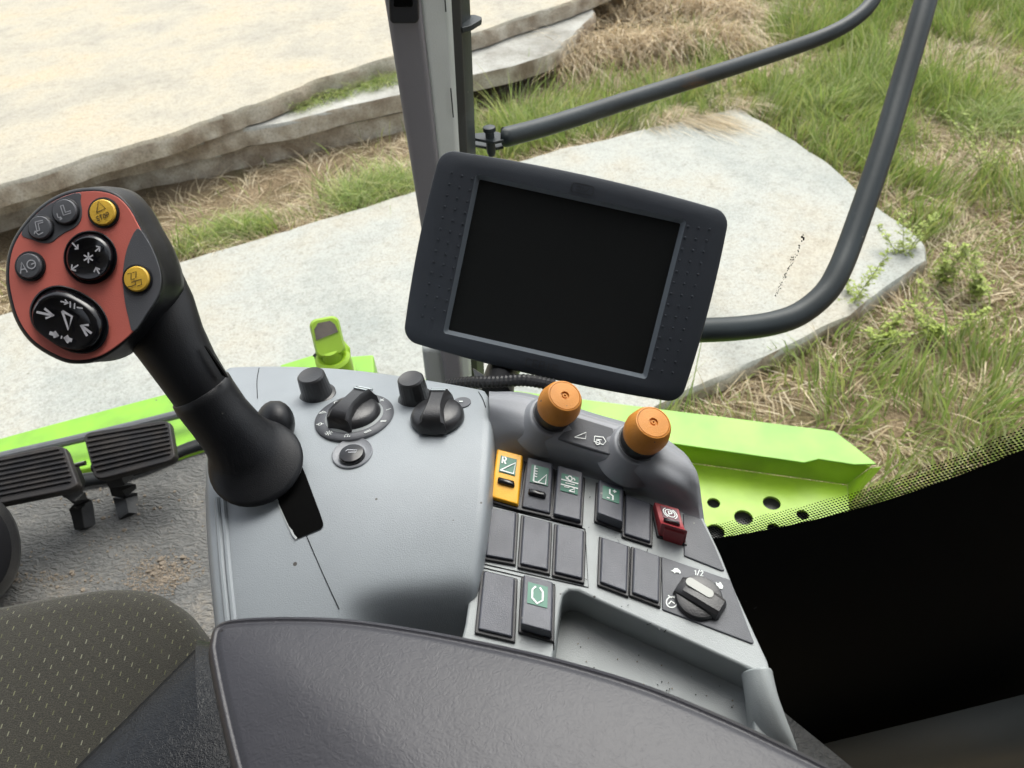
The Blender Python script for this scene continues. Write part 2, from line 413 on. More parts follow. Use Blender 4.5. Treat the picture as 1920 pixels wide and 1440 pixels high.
def tag(o, label=None, cat=None, group=None, kind=None):
    for k, v in (('label', label), ('category', cat), ('group', group), ('kind', kind)):
        if v: o[k] = v
    return o
def thing(name, label, cat, loc, group=None, kind=None):
    o = bpy.data.objects.new(name, None); COL.objects.link(o); o.location = loc; o.empty_display_size = .05
    bpy.context.view_layer.update()
    return tag(o, label, cat, group, kind)

def crom(pts, k=6):
    pts = [Vector(p) for p in pts]; q = [2*pts[0]-pts[1]]+pts+[2*pts[-1]-pts[-2]]; out = []
    for i in range(1, len(q)-2):
        a, b, c, d = q[i-1:i+3]
        for j in range(k):
            t = j/k
            out.append(.5*((2*b)+(c-a)*t+(2*a-5*b+4*c-d)*t*t+(3*b-a-3*c+d)*t**3))
    out.append(pts[-1]); return out
def cpx(pts, k=6, closed=False):                              # smooth a list of 2-D points
    v = [Vector((p[0], p[1], 0)) for p in pts]
    if closed:
        n = len(v); out = []
        for i in range(n):
            a, b, c, d = v[i-1], v[i], v[(i+1) % n], v[(i+2) % n]
            for j in range(k):
                t = j/k
                q = .5*((2*b)+(c-a)*t+(2*a-5*b+4*c-d)*t*t+(3*b-a-3*c+d)*t**3); out.append((q.x, q.y))
        return out
    return [(q.x, q.y) for q in crom(v, k)]
def rrect(hw, hh, r, kc=6, ks=6, bx=0, by=0):
    out = []
    cs = [(hw-r, hh-r, 0), (-hw+r, hh-r, 90), (-hw+r, -hh+r, 180), (hw-r, -hh+r, 270)]
    for i, (cx, cy, a0) in enumerate(cs):
        for j in range(kc+1):
            a = R(a0+90*j/kc); out.append((cx+r*math.cos(a), cy+r*math.sin(a)))
        nx = cs[(i+1) % 4]; a = R(a0+90); e = out[-1]; b = R(nx[2])
        s_ = (nx[0]+r*math.cos(b), nx[1]+r*math.sin(b))
        for j in range(1, ks):
            t = j/ks; bu = 4*t*(1-t); x = e[0]+(s_[0]-e[0])*t; y = e[1]+(s_[1]-e[1])*t
            if i == 0: y += by*bu
            elif i == 2: y -= by*bu
            elif i == 1: x -= bx*bu
            else: x += bx*bu
            out.append((x, y))
    return out

# stroke letters on a 0..1 box (x right, y down)
GL = {'S': [[(.9, .12), (.5, 0), (.1, .15), (.15, .42), (.85, .58), (.9, .85), (.5, 1), (.08, .88)]],
      'T': [[(0, 0), (1, 0)], [(.5, 0), (.5, 1)]], 'O': [[(.5, 0), (.1, .2), (.1, .8), (.5, 1), (.9, .8), (.9, .2), (.5, 0)]],
      'P': [[(.12, 1), (.12, 0), (.7, 0), (.92, .14), (.92, .4), (.7, .54), (.12, .54)]],
      'R': [[(.12, 1), (.12, 0), (.7, 0), (.9, .14), (.9, .38), (.7, .5), (.12, .5)], [(.5, .5), (.95, 1)]],
      'A': [[(0, 1), (.5, 0), (1, 1)], [(.2, .65), (.8, .65)]], '1': [[(.2, .2), (.55, 0), (.55, 1)]], '/': [[(.1, 1.05), (.9, -.05)]],
      '2': [[(.1, .2), (.4, 0), (.8, .05), (.9, .3), (.1, 1), (.95, 1)]],
      'C': [[(.9, .1), (.2, 0), (.05, .2), (.05, .8), (.2, 1), (.9, .9)]], 'E': [[(.9, 0), (.1, 0), (.1, 1), (.9, 1)], [(.1, .5), (.8, .5)]],
      'B': [[(.1, 0), (.1, 1), (.8, 1), (.9, .75), (.75, .5), (.1, .5)], [(.75, .5), (.88, .25), (.75, 0), (.1, 0)]], 'I': [[(.5, 0), (.5, 1)]]}
def word(t, x, y, wd, ht, adv=1.25):
    out = []
    for i, ch in enumerate(t):
        for st in GL[ch]: out.append([(x+(i*adv+a)*wd, y+b*ht) for a, b in st])
    return out
def circ(x, y, r, n=18, a0=0, a1=360): return [(x+r*math.cos(R(a0+(a1-a0)*i/n)), y+r*math.sin(R(a0+(a1-a0)*i/n))) for i in range(n+1)]

# ================================================================== OUTDOORS
def poly_in(xs, ys, poly):
    ins = np.zeros(len(xs), bool); n = len(poly); j = n-1
    for i in range(n):
        xi, yi = poly[i]; xj, yj = poly[j]
        c = ((yi > ys) != (yj > ys)) & (xs < (xj-xi)*(ys-yi)/((yj-yi) or 1e-9)+xi)
        ins ^= c; j = i
    return ins
g = MB(); G = 60
g.add([(-120, -60, 0), (120, -60, 0), (120, 180, 0), (-120, 180, 0)], [[0, 1, 2, 3]], SOIL)
tag(g.build('ground', smooth=0), kind='structure')

def slab(name, pxs, ztop, thick, M, label, rough=.03, sub=10):
    pts = [PZ(x, y, ztop) for x, y in pxs]
    cen = sum(pts, Vector())/len(pts)
    ring = []
    for i, p in enumerate(pts):
        q = pts[(i+1) % len(pts)]; k = max(2, min(60, int((q-p).length/.09)))
        for j in range(k): ring.append(p.lerp(q, j/k))
    top, lip, low = [], [], []
    for p in ring:
        nz = noise.fractal(p*1.7+Vector((ztop*40, 3, 0)), .8, 2.1, 5)
        n2 = noise.fractal(p*6.0+Vector((1, ztop*10, 5)), .8, 2.1, 4)
        out = Vector((p.x-cen.x, p.y-cen.y, 0)).normalized()
        e = p+out*(nz*rough+n2*rough*.5); e.z = ztop
        top.append(e-out*.018); l = e.copy(); l.z -= .02+abs(n2)*.02; lip.append(l)
        b = e+out*(n2*rough*.6); b.z = ztop-thick*.6; low.append((b, e))
    mb = MB()
    mid = [b for b, e in low]; bot = [Vector((e.x, e.y, ztop-thick)) for b, e in low]
    mb.rings([top, lip, mid, bot], M, cap0=True, cap1=True)
    o = mb.build(name, loc=Vector((cen.x, cen.y, ztop-thick)), smooth=50)
    tag(o, label, 'concrete slab', 'concrete slabs lying in the grass')
    return [(p.x, p.y) for p in ring]
SLAB1 = [(-260, 668), (0, 590), (340, 490), (755, 365), (1010, 290), (1200, 243), (1385, 202), (1460, 240), (1550, 300), (1640, 380), (1735, 458), (1738, 488), (1590, 590), (1440, 668), (1290, 742), (1000, 900), (-400, 1400)]
foot = [slab('concrete_slab', SLAB1, .10, .12, CONC2, 'pale grey concrete slab lying right beyond the green edge of the machine')]
foot.append(slab('concrete_slab', [(-400, 475), (0, 347), (240, 272), (480, 196), (600, 150), (735, 103), (880, 66), (990, 30), (1069, 2), (1250, -70), (1250, -250), (-1200, -250), (-1200, 400)], .50, .15, CONC1, 'large warm cream concrete slab, topmost of the stack beyond the joystick', .055))
foot.append(slab('concrete_slab', [(-300, 452), (0, 366), (170, 312), (317, 278), (475, 240), (740, 178), (884, 142), (965, 124), (1045, 98), (1112, 28), (1112, -60), (-600, 200), (-600, 500)], .335, .145, CONC3, 'grey concrete slab in the middle of the stack, sticking out white right of the pillar', .075))
foot.append(slab('concrete_slab', [(-300, 482), (0, 392), (253, 322), (396, 291), (594, 247), (745, 213), (800, 200), (800, 100), (-500, 250), (-500, 520)], .17, .17, CONC3, 'lowest grey concrete slab of the stack, its face above the dry grass', .075))
slabpolys = foot

# ---- grass
def project_np(Pn):
    q = Pn-np.array(EYE); t = q@np.array(DV)
    return 960+F*(q@np.array(RV))/t, 720-F*(q@np.array(UV))/t, t
def vnoise(x, y, s, seed):
    r_ = np.random.default_rng(seed); T = r_.random((64, 64))
    X, Y = x*s+100, y*s+100; xi = np.floor(X).astype(int); yi = np.floor(Y).astype(int); fx = X-xi; fy = Y-yi
    fx = fx*fx*(3-2*fx); fy = fy*fy*(3-2*fy); a = lambda i, j: T[(xi+i) % 64, (yi+j) % 64]
    return (a(0, 0)*(1-fx)+a(1, 0)*fx)*(1-fy)+(a(0, 1)*(1-fx)+a(1, 1)*fx)*fy
def blades(name, root, ht, lean, bend, wd, tint, loc=(0, 0, 0)):
    # root (n,3); lean (n,2) horizontal displacement of the tip; bend extra droop; wd width; tint (n,3)
    n = len(root); rows = 4
    root = np.asarray(root, float)
    ts = np.array([0, .35, .7, 1.0])
    pts = root[:, None, :]+np.stack([lean[:, None, 0]*ts**1.6, lean[:, None, 1]*ts**1.6, ht[:, None]*(ts-bend[:, None]*ts**2.2)], -1)
    ang = rng.random(n)*2*np.pi
    sd_ = np.stack([np.cos(ang), np.sin(ang), np.zeros(n)], -1)
    wprof = np.array([.8, 1, .7])
    Lp = pts[:, :3]-sd_[:, None]*(wd[:, None]*wprof)[..., None]*.5
    Rp = pts[:, :3]+sd_[:, None]*(wd[:, None]*wprof)[..., None]*.5
    V = np.concatenate([Lp, Rp, pts[:, 3:]], 1).reshape(-1, 3)-np.array(loc)   # 7 per blade
    b = (np.arange(n)*7)[:, None]
    q1 = b+np.array([[0, 3, 4, 1]]); q2 = b+np.array([[1, 4, 5, 2]]); t3 = b+np.array([[2, 5, 6]])
    loops = np.concatenate([q1, q2, t3], 1).reshape(-1)
    starts = (np.arange(n)*11)[:, None]+np.array([[0, 4, 8]])
    me = bpy.data.meshes.new(name); me.vertices.add(len(V)); me.vertices.foreach_set('co', V.astype(np.float32).ravel())
    me.loops.add(len(loops)); me.loops.foreach_set('vertex_index', loops.astype(np.int32))
    me.polygons.add(n*3); me.polygons.foreach_set('loop_start', starts.ravel().astype(np.int32))
    me.update(calc_edges=True); me.validate()
    ca = me.color_attributes.new('tint', 'FLOAT_COLOR', 'POINT')
    cc = np.ones((n, 7, 4), np.float32); cc[:, :, :3] = tint[:, None, :]
    ca.data.foreach_set('color', cc.ravel())
    me.materials.append(BLADE)
    o = bpy.data.objects.new(name, me); COL.objects.link(o); o.location = loc
    return o
GREENS = np.array([(.26, .36, .08), (.34, .43, .11), (.20, .29, .07), (.44, .47, .15), (.40, .43, .20)])
DRYS = np.array([(.60, .50, .32), (.72, .62, .43), (.50, .40, .25), (.70, .62, .46), (.42, .33, .21)])
def pick(arr, n): return arr[rng.integers(0, len(arr), n)]*(rng.random((n, 1))*.45+.75)
def scatter(n, x0, x1, y0, y1):
    x = rng.uniform(x0, x1, n); y = rng.uniform(y0, y1, n)
    p = np.stack([x, y, np.zeros(n)], 1); a, b, t = project_np(p)
    k = (a > -120) & (a < 2050) & (b > -150) & (b < 1100)
    for s in slabpolys: k &= ~poly_in(x, y, s)
    return p[k], a[k], b[k]
p, a, b = scatter(620000, -6, 8, 1.6, 13)
x, y = p[:, 0], p[:, 1]
nz = vnoise(x, y, 1.1, 3)*.42+vnoise(x, y, 3.1, 4)*.33+vnoise(x, y, 7.0, 5)*.25
right = (a > 1180) | (b > 470) & (a > 1000)
# distance (photo px) above the upper edge of the near slab
edge = np.interp(a, [-300, 340, 755, 1010, 1385], [680, 490, 365, 290, 202])
up = edge-b
lefts = (a < 1385) & (up > 0)
gfac = np.where(right & ~lefts, nz, 0)
strip = lefts & (up < 45) & (a > 330) & (a < 800)
strip2 = lefts & (a >= 860) & (up < 95) & (a < 1260)
gprob = np.where(right & ~lefts, np.clip((nz-.34)*4.5, .26, .92), .05)
gprob = np.where(strip, np.clip(.8-up/60, 0, 1)*np.clip(nz*2.2-.3, 0, 1), gprob); gprob = np.where(strip2, np.clip(.95-up/150, 0, 1), gprob)
gprob = np.where(lefts & (a > 1260), np.clip((nz-.42)*4, .05, .9), gprob)
isg = rng.random(len(x)) < gprob
dens = np.where(isg, .8, .62)*np.where(lefts & ~strip & ~strip2 & (a < 870), .26, 1)
dens = dens*np.clip(.45+nz, .3, 1)
dens = dens*np.clip((y-.5)/4.0, .65, 1.0)
keep = rng.random(len(x)) < dens
p, isg, nz, strip, strip2, lefts = p[keep], isg[keep], nz[keep], strip[keep], strip2[keep], lefts[keep]
pg, ng = p[isg], isg.sum(); pd, nd = p[~isg], (~isg).sum()
cl = vnoise(pg[:, 0], pg[:, 1], 2.6, 9)*2*np.pi*2
hg = rng.gamma(4, .047, ng)*np.clip(nz[isg]*1.6, .5, 1.3)
ln = np.stack([np.cos(cl), np.sin(cl)], 1)*(hg*rng.uniform(.1, .8, ng))[:, None]+rng.normal(0, .03, (ng, 2))
o = blades('green_grass', pg, hg, ln, rng.uniform(0, .35, ng), rng.uniform(.005, .011, ng), pick(GREENS, ng))
tag(o, 'fresh green grass growing around the concrete slabs', 'grass', kind='stuff')
cl = vnoise(pd[:, 0], pd[:, 1], 1.7, 19)*2*np.pi*2+rng.normal(0, .7, nd)
hd = rng.gamma(2.2, .030, nd)
ln = np.stack([np.cos(cl), np.sin(cl)], 1)*rng.uniform(.06, .34, nd)[:, None]
o = blades('dry_grass', pd, hd, ln, rng.uniform(.1, .7, nd), rng.uniform(.004, .009, nd), pick(DRYS, nd))
tag(o, 'matted dry straw lying between the green grass', 'dry grass', kind='stuff')

def tussock(name, label, pxs, n, L0, L1, dirpx, spread, rad, cols, group=None, z=0.0, rise=.5, cat='grass clump', wd=(.003, .007)):
    cs = [PZ(qx, qy, z) for qx, qy in pxs]
    idx = rng.integers(0, len(cs), n); base = np.array([tuple(c) for c in cs])[idx]
    base = base+np.concatenate([rng.normal(0, rad, (n, 2)), np.zeros((n, 1))], 1); base[:, 2] = z
    dr = Vector(dirpx); ang = math.atan2(dr.y, dr.x)+rng.normal(0, spread, n)
    L = rng.uniform(L0, L1, n)
    ln = np.stack([np.cos(ang), np.sin(ang)], 1)*(L*rng.uniform(.5, 1, n))[:, None]
    o = blades(name, base, L*rise*rng.uniform(.4, 1, n), ln, rng.uniform(.3, 1.0, n), rng.uniform(wd[0], wd[1], n), pick(cols, n), loc=tuple(cs[0]))
    return tag(o, label, cat, group)
tussock('dry_grass_clump', 'big tussock of long pale dry grass drooping beyond the grab rail', [(1090, 40), (1130, 30), (1180, 25), (1240, 20), (1300, 30), (1360, 30), (1160, 90), (1250, 85), (1330, 80), (1090, 100), (1050, 120)], 9000, .4, 1.1, (-.15, -1), .5, .16, np.array([(.60, .48, .30), (.72, .60, .40), (.40, .30, .18), (.70, .60, .45)]), rise=.75, wd=(.005, .011))
tussock('straw_bundle', 'flattened wisp of brown straw lying on the corner of the pale slab', [(1290, 215), (1320, 225)], 420, .25, .62, (.55, -.85), .16, .10, DRYS, z=.105, rise=.12, cat='straw')
tussock('straw_bundle', 'dry straw hanging over the upper edge of the pale slab', [(1230, 222), (1255, 210), (1350, 185), (1390, 190)], 800, .2, .5, (.2, -1), .6, .09, DRYS, z=.10, rise=.3, cat='straw')
for q in [((1560, 175), (1600, 165), (1530, 190)), ((1490, 215), (1510, 235)), ((640, 388), (690, 372), (590, 395)), ((1400, 30), (1430, 40)), ((1850, 210), (1880, 190))]:
    pass
tussock('green_grass_tuft', 'tall bright green grass tuft beside the far corner of the pale slab', [(1560, 200), (1600, 190), (1530, 215)], 1500, .22, .48, (.1, .4), 1.3, .10, GREENS, 'green tufts in the grass', rise=1.0, cat='grass tuft')
tussock('green_grass_tuft', 'green grass tuft by the slab edge left of the grey pillar', [(700, 372), (740, 360), (660, 385)], 1700, .22, .45, (.1, .4), 1.5, .10, GREENS, 'green tufts in the grass', rise=1.0, cat='grass tuft')
tussock('green_grass_tuft', 'green grass tuft by the slab edge nearest the joystick', [(430, 445), (470, 436), (380, 462)], 1100, .15, .34, (.1, .4), 1.5, .08, GREENS, 'green tufts in the grass', rise=1.0, cat='grass tuft')
tussock('green_grass_tuft', 'green grass tuft under the rail bracket right of the pillar', [(960, 250), (1010, 245), (1060, 232)], 1500, .2, .42, (.1, .4), 1.5, .12, GREENS, 'green tufts in the grass', rise=1.0, cat='grass tuft')
tussock('green_grass_tuft', 'green grass tuft at the top right between rail and picture edge', [(1850, 240), (1890, 230)], 1300, .22, .5, (.1, .4), 1.5, .12, GREENS, 'green tufts in the grass', rise=1.0, cat='grass tuft')
tussock('green_grass_tuft', 'green grass tuft growing on the slab stack left of the pillar', [(640, 176), (690, 163), (725, 154), (600, 186), (560, 200)], 1100, .12, .28, (.1, -.6), 1.5, .07, GREENS, 'green tufts in the grass', z=.335, rise=.8, cat='grass tuft')

def weed(label, base, hpx, n, seed):
    rr = random.Random(seed)
    c = PZ(*base, 0); c.z = 0
    root = thing('leafy_weed', label, 'weed', c, 'yellow green weeds at the slab edge')
    st, lf = MB(), MB()
    LF = mat('weed_leaf', (.30, .38, .045), .55, var=.4, vscale=12)
    SM = mat('weed_stem', (.20, .23, .07), .6)
    for s in range(n):
        h = hpx*rr.uniform(.4, 1.25); a = rr.uniform(0, 6.3); d = Vector((math.cos(a), math.sin(a), 0))*h*rr.uniform(.15, .9)
        pts = crom([c+d*.1*k+Vector((rr.gauss(0, .012), rr.gauss(0, .012), 0)) if False else c+d*(k/4)**1.3+Vector((0, 0, h*k/4)) for k in range(5)], 7)
        st.tube(pts, [.0028*(1-.6*i/len(pts)) for i in range(len(pts))], SM, 5)
        for i in range(6, len(pts), 2):
            for _ in range(2):
                an = rr.uniform(0, 6.3); bd = Vector((math.cos(an), math.sin(an), rr.uniform(.1, .9))).normalized(); bl = rr.uniform(.03, .10)*(1.25-i/len(pts))
                st.tube([pts[i], pts[i]+bd*bl*.5+Vector((0, 0, .004)), pts[i]+bd*bl], .0012, SM, 4)
                for k in range(5):
                    an2 = rr.uniform(0, 6.3); dd = (Vector((math.cos(an2), math.sin(an2), rr.uniform(-.2, .5)))+bd*.5).normalized()
                    L = rr.uniform(.012, .030); sd2 = dd.cross(Vector((0, 0, 1))).normalized()*L*.30
                    q = pts[i]+bd*bl*(.3+.7*k/4); lf.add([q, q+dd*L*.5+sd2+Vector((0, 0, .002)), q+dd*L-Vector((0, 0, L*.15)), q+dd*L*.5-sd2+Vector((0, 0, .002))], [[0, 1, 2, 3]], LF)
    st.build('stem', root); lf.build('foliage', root, smooth=0)
for i, (bp, h, n, lab) in enumerate([((1690, 500), .45, 7, 'tall yellow green weed in front of the slab just right of the rail'), ((1760, 540), .35, 8, 'bushy yellow green weed below the right tip of the slab'),
    ((1590, 590), .42, 5, 'thin weed with small leaves behind the lower bend of the rail'), ((1740, 640), .25, 9, 'low yellow green weed in the straw right of the rail bend'),
    ((1650, 655), .22, 8, 'low yellow green weed below the right lower slab edge'), ((1830, 560), .25, 8, 'yellow green weed near the right picture edge'), ((1840, 330), .35, 7, 'yellow green weed above the others, right of the rail')]):
    weed(lab, bp, h, max(3, n-3), 40+i)

# ================================================================== MACHINE OUTSIDE
# green step platform right of the cab
zp = H-1.28
front = [PZ(1150, 848, zp), PZ(1304, 870, zp), PZ(1588, 910, zp)]
ed = (front[2]-front[1]).normalized(); nrm_in = Vector((ed.y, -ed.x, 0))
if nrm_in.y > 0: nrm_in = -nrm_in
out = -nrm_in
plat = thing('step_platform', 'lime green step platform with round drain holes outside the right window', 'platform', front[1])
A0, A1 = front[1]-ed*.75, front[2].copy()
LH = .062
mb = MB()
# deck with real round holes: a grid, holes cut by boolean
deck = [A0, A1, A1+nrm_in*.42, A0+nrm_in*.42]
mb.prism(deck, (0, 0, -.006), YGRN)
dk = mb.build('deck', plat)
holes = [(1338, 943, .016), (1447, 943, .0215), (1394, 970, .0225), (1505, 965, .015), (1341, 997, .0225), (1451, 991, .016), (1560, 1040, .02), (1400, 1030, .02)]
cut = MB()
for hx, hy, hr in holes: cut.lathe(PZ(hx, hy, zp)-Vector((0, 0, .03)), (0, 0, 1), [(hr*.86, 0), (hr*.86, .06)], SEAL, 28)
co = cut.build('hole_cutter', plat)
bo = dk.modifiers.new('holes', 'BOOLEAN'); bo.operation = 'DIFFERENCE'; bo.object = co; bo.solver = 'EXACT'
bpy.context.view_layer.update()
dg = bpy.context.evaluated_depsgraph_get(); me2 = bpy.data.meshes.new_from_object(dk.evaluated_get(dg))
dk.modifiers.clear(); dk.data = me2; me2.polygons.foreach_set('use_smooth', [False]*len(me2.polygons)); bpy.data.objects.remove(co)
mb = MB()
up3 = Vector((0, 0, LH))
mb.prism([A0+out*.002, A1+out*.002, A1+ed*.034+up3+out*.006, A0+up3+out*.006], out*.004, YGRN); mb.build('lip', plat)
mb = MB()
T0, T1 = A0+up3+out*.0+Vector((0, 0, .004)), A1+up3+Vector((0, 0, .004))
fl = [T0, T1-ed*.10-out*.012, T1-ed*.07+out*.004, T1+ed*.0+out*.002, T1+ed*.045+out*.012, T1+ed*.0+out*.06, T1-ed*.035+out*.095, T0+out*.095]
mb.prism(fl, (0, 0, -.004), GREEN); mb.build('flange', plat, bevel=.0012)
mb = MB()
mb.prism([A1+ed*.001+out*.004, A1+ed*.001+nrm_in*.045, A1+ed*.052+out*.010+up3*.97, A1+ed*.034+up3*.97+out*.004], ed*.004, YGRN)
mb.build('end_gusset', plat)
mb = MB()
mb.prism([A0+nrm_in*.43-Vector((0, 0, .02)), A1+nrm_in*.43-Vector((0, 0, .02)), A1-Vector((0, 0, .02)), A0-Vector((0, 0, .02))], (0, 0, -.15), PARM); mb.build('underframe', plat)

# green front beam below the windscreen
zb = H-1.22
bt = [(-120, 851), (0, 821), (77, 800), (222, 761), (310, 738), (420, 716), (520, 690), (650, 668), (700, 664), (705, 740), (400, 830), (150, 880), (-120, 945)]
mb = MB(); mb.prism([PZ(*q, zb) for q in bt], (0, 0, -.07), GREEN)
fb = thing('front_beam', 'lime green front edge of the machine beyond the pedals', 'body panel', PZ(222, 780, zb))
mb.build('panel', fb, bevel=.006)
mb = MB(); q = [PZ(*k, zb+.04) for k in ((-60, 870), (150, 822), (330, 778), (420, 752), (520, 715))]
mb.tube(crom(q, 4), .011, PLATE, 10); mb.build('wiper_arm', fb)

# green work light / mirror seen above the console
lc = P(624, 668, 1.52)
lamp = thing('work_light', 'small lime green round-headed work light on a stalk above the console', 'lamp', lc)
mb = MB(); ax = (P(615, 618, 1.50)-lc).normalized()
mb.lathe(lc-Vector((0, 0, .05)), Vector((0, -.1, 1)), [(.034, 0), (.036, .02), (.036, .05), (.030, .056), (.026, .055), (.020, .05), (.018, .075)], YGRN, 28); mb.build('socket', lamp)
hd_ = P(614, 632, 1.5); vw = (EYE-hd_).normalized()
X = (RV*.97-UV*-.2).normalized(); Y2 = vw.cross(X).normalized(); X = Y2.cross(vw)
mb = MB(); o2 = [hd_+X*(qx)+Y2*(qy) for qx, qy in rrect(.030, .040, .015, 5, 2)]
o1 = [hd_+X*(qx)+Y2*(qy)+vw*.012 for qx, qy in rrect(.026, .036, .013, 5, 2)]
o3 = [hd_+X*qx+Y2*qy-vw*.03 for qx, qy in rrect(.022, .028, .012, 5, 2)]
mb.rings([o3, o2, o1], YGRN); mb.build('head', lamp, bevel=0)
mb = MB(); mb.prism([hd_+X*qx+Y2*qy+vw*.0145 for qx, qy in [(-.023, -.002), (-.022, .02), (-.012, .031), (.012, .031), (.020, .022), (.023, .006)]], -vw*.003, mat('dark_lens', (.10, .08, .065), .12, var=.5, vscale=30))
mb.build('lens', lamp)
mb = MB(); mb.tube([P(650, 690, 1.53), P(648, 655, 1.53), P(634, 640, 1.53)], .010, YGRN, 10); mb.build('bracket', lamp); mb = MB(); mb.tube([P(600, 690, 1.55), P(594, 668, 1.55), P(590, 664, 1.55)], .006, SEAL, 8)
mb.build('lamp_cable', lamp)
mb = MB(); mb.prism([PZ(*k, H-1.14) for k in ((525, 684), (590, 664), (596, 664), (650, 648), (668, 690), (690, 740), (520, 760))], (0, 0, -.08), GREEN); mb.build('mounting_plate', lamp, bevel=.004)

# dark tubular mirror frame / grab rail outside
rail = thing('grab_rail', 'dark bent steel tube rail hinged to the pillar outside the right window', 'rail', P(925, 258, .975))
def tubepx(ptsd, rad, M, k=8, n=18):
    mb = MB(); mb.tube(crom([P(*q) for q in ptsd], k), rad, M, n, up=tuple(DV)); return mb
tubepx([(946, 257, .98), (960, 254, .985), (1040, 232, 1.03), (1200, 181, 1.12), (1360, 131, 1.21), (1500, 85, 1.29), (1560, 61, 1.31), (1600, 38, 1.32), (1630, 10, 1.33), (1648, -25, 1.34), (1690, -140, 1.36)], .0130, RAIL).build('upper_arm', rail)
tubepx([(1770, -140, 1.42), (1736, 0, 1.39), (1690, 160, 1.36), (1650, 295, 1.33), (1600, 440, 1.3), (1572, 510, 1.28), (1545, 552, 1.27), (1500, 588, 1.26), (1450, 606, 1.25), (1390, 615, 1.24), (1320, 619, 1.225), (1180, 622, 1.205), (1050, 624, 1.185), (930, 620, 1.165), (894, 617, 1.155)], .0205, RAIL).build('lower_arm', rail)
mb = MB()
for dy, dd in ((0, 0), (12, 0)):
    qs = [(884, 250), (930, 246), (944, 250), (944, 262), (925, 266), (884, 258)]
    mb.prism([PZ(*q, P(925, 258, 0.975).z-.012*dy/12*1.3) for q in [(x_, y_+dy) for x_, y_ in qs]], (0, 0, -.004), RAIL)
mb.prism([P(938, 250, 0.980), P(975, 244, 0.992), P(985, 262, 0.992), P(945, 270, 0.980)], DV*.012, RAIL)
hb = P(918, 248, 0.972); mb.lathe(hb-Vector((0, 0, .045)), (0, 0, 1), [(.004, .012), (.006, .018), (.006, .046), (.0085, .0465), (.0085, .052), (.005, .053)], RAIL, 16)
mb.build('hinge_bracket', rail, bevel=.001)

# ================================================================== CAB
# cab pillar: faces on vertical planes at the front right corner
py = .86
pil = thing('cab_pillar', 'grey plastic covered cab corner pillar behind the monitor', 'pillar', PZ(850, 705, H-.78))
nY = Vector((0, 1, 0))
def PY(x, y, yy): return PP(x, y, Vector((0, yy, 0)), nY)
def strip_(x0t, x0b, x1t, x1b, y0, y1, thick, M, name, yt=-420, yb=735, bevel=.008):
    # four corners read at the top (photo row -160) and bottom rows, extrapolated along straight lines
    f = lambda a, b_, row: a+(b_-a)*(row-0)/700
    mb = MB()
    q = [PY(f(x0t, x0b, yt), yt, y0), PY(f(x1t, x1b, yt), yt, y1), PY(f(x1t, x1b, yb), yb, y1), PY(f(x0t, x0b, yb), yb, y0)]
    mb.prism(q, (0, thick, 0), M); return mb.build(name, pil, bevel=bevel, seg=4)
strip_(720, 832, 790, 868, py, py-.012, .05, PILL, 'dark_trim')
strip_(786, 864, 846, 884, py-.011, py+.005, .05, PILL2, 'light_trim')
strip_(843, 882, 864, 896, py+.012, py+.02, .03, SEAL, 'rubber_seal', bevel=.003)
strip_(858, 890, 881, 908, py+.025, py+.055, .04, RAIL, 'steel_post', bevel=.006)
mb = MB()
mb.prism([PY(*q, py-.022) for q in ((726, -60), (783, -60), (786, 38), (780, 45), (735, 45), (730, 38))], (0, .02, 0), BLACK)
mb.prism([PY(*q, py-.0245) for q in ((738, -60), (772, -60), (774, 14), (738, 14))], (0, .004, 0), VOID)
mb.build('switch_box', pil, bevel=.003)
mb = MB()
for q in (((833, -20), (836, 22)), ((845, 165), (850, 220))):
    mb.ribbon([PY(*k, py-.005) for k in q], .0014, Vector((0, -1, 0)), SEAL, .0005)
mb.build('trim_slits', pil)
mb = MB(); mb.prism([PY(*q, py+.01) for q in ((790, 655), (884, 655), (890, 735), (800, 735))], (0, .05, 0), PILL2); mb.build('base_cover', pil, bevel=.01)
mb = MB(); lug = PY(880, 40, py+.04)
lq = [PZ(*q, lug.z) for q in ((866, 28), (890, 27), (903, 31), (902, 36), (884, 47), (866, 52))]
mb.prism(lq, (0, 0, -.006), RAIL); mb.build('eyelet', pil, bevel=.001)

# floor
zf = H-1.08
mb = MB()
fe = [PZ(-900, 1180, zf), PZ(-200, 1010, zf), PZ(150, 912, zf), PZ(290, 878, zf), PZ(400, 842, zf), PZ(600, 790, zf), PZ(760, 760, zf)]
fe = fe+[Vector((.55, .2, zf)), Vector((.55, -1.0, zf)), Vector((-1.9, -1.0, zf))]
mb.prism(fe, (0, 0, -.05), FLOORM)
fo = mb.build('cab_floor', loc=Vector((-.6, .6, zf))); tag(fo, kind='structure')
# dry mud flakes & crumbs on the floor
MUD = mat('dry_mud', (.25, .205, .155), .95, .8, 200, var=.4, vscale=60)
mb = MB(); rr = random.Random(3)
def crumb(qx, qy, s):
    c = PZ(qx, qy, zf); k = rr.randint(5, 8); a0 = rr.random()*6
    ring = [c+Vector((math.cos(a0+6.283*i/k)*s*rr.uniform(.5, 1), math.sin(a0+6.283*i/k)*s*rr.uniform(.5, 1), 0)) for i in range(k)]
    mb.rings([ring, [q.lerp(c, .3)+Vector((0, 0, s*rr.uniform(.3, .6))) for q in ring]], MUD)
for _ in range(1500): crumb(rr.gauss(300, 34), rr.gauss(1080, 20), abs(rr.gauss(0, .0013))+.0004)
for _ in range(60): crumb(rr.gauss(310, 22), rr.gauss(1072, 16), abs(rr.gauss(0, .003))+.0006)
for _ in range(120): crumb(rr.gauss(100, 50), rr.gauss(1085, 12), abs(rr.gauss(0, .002))+.0006)
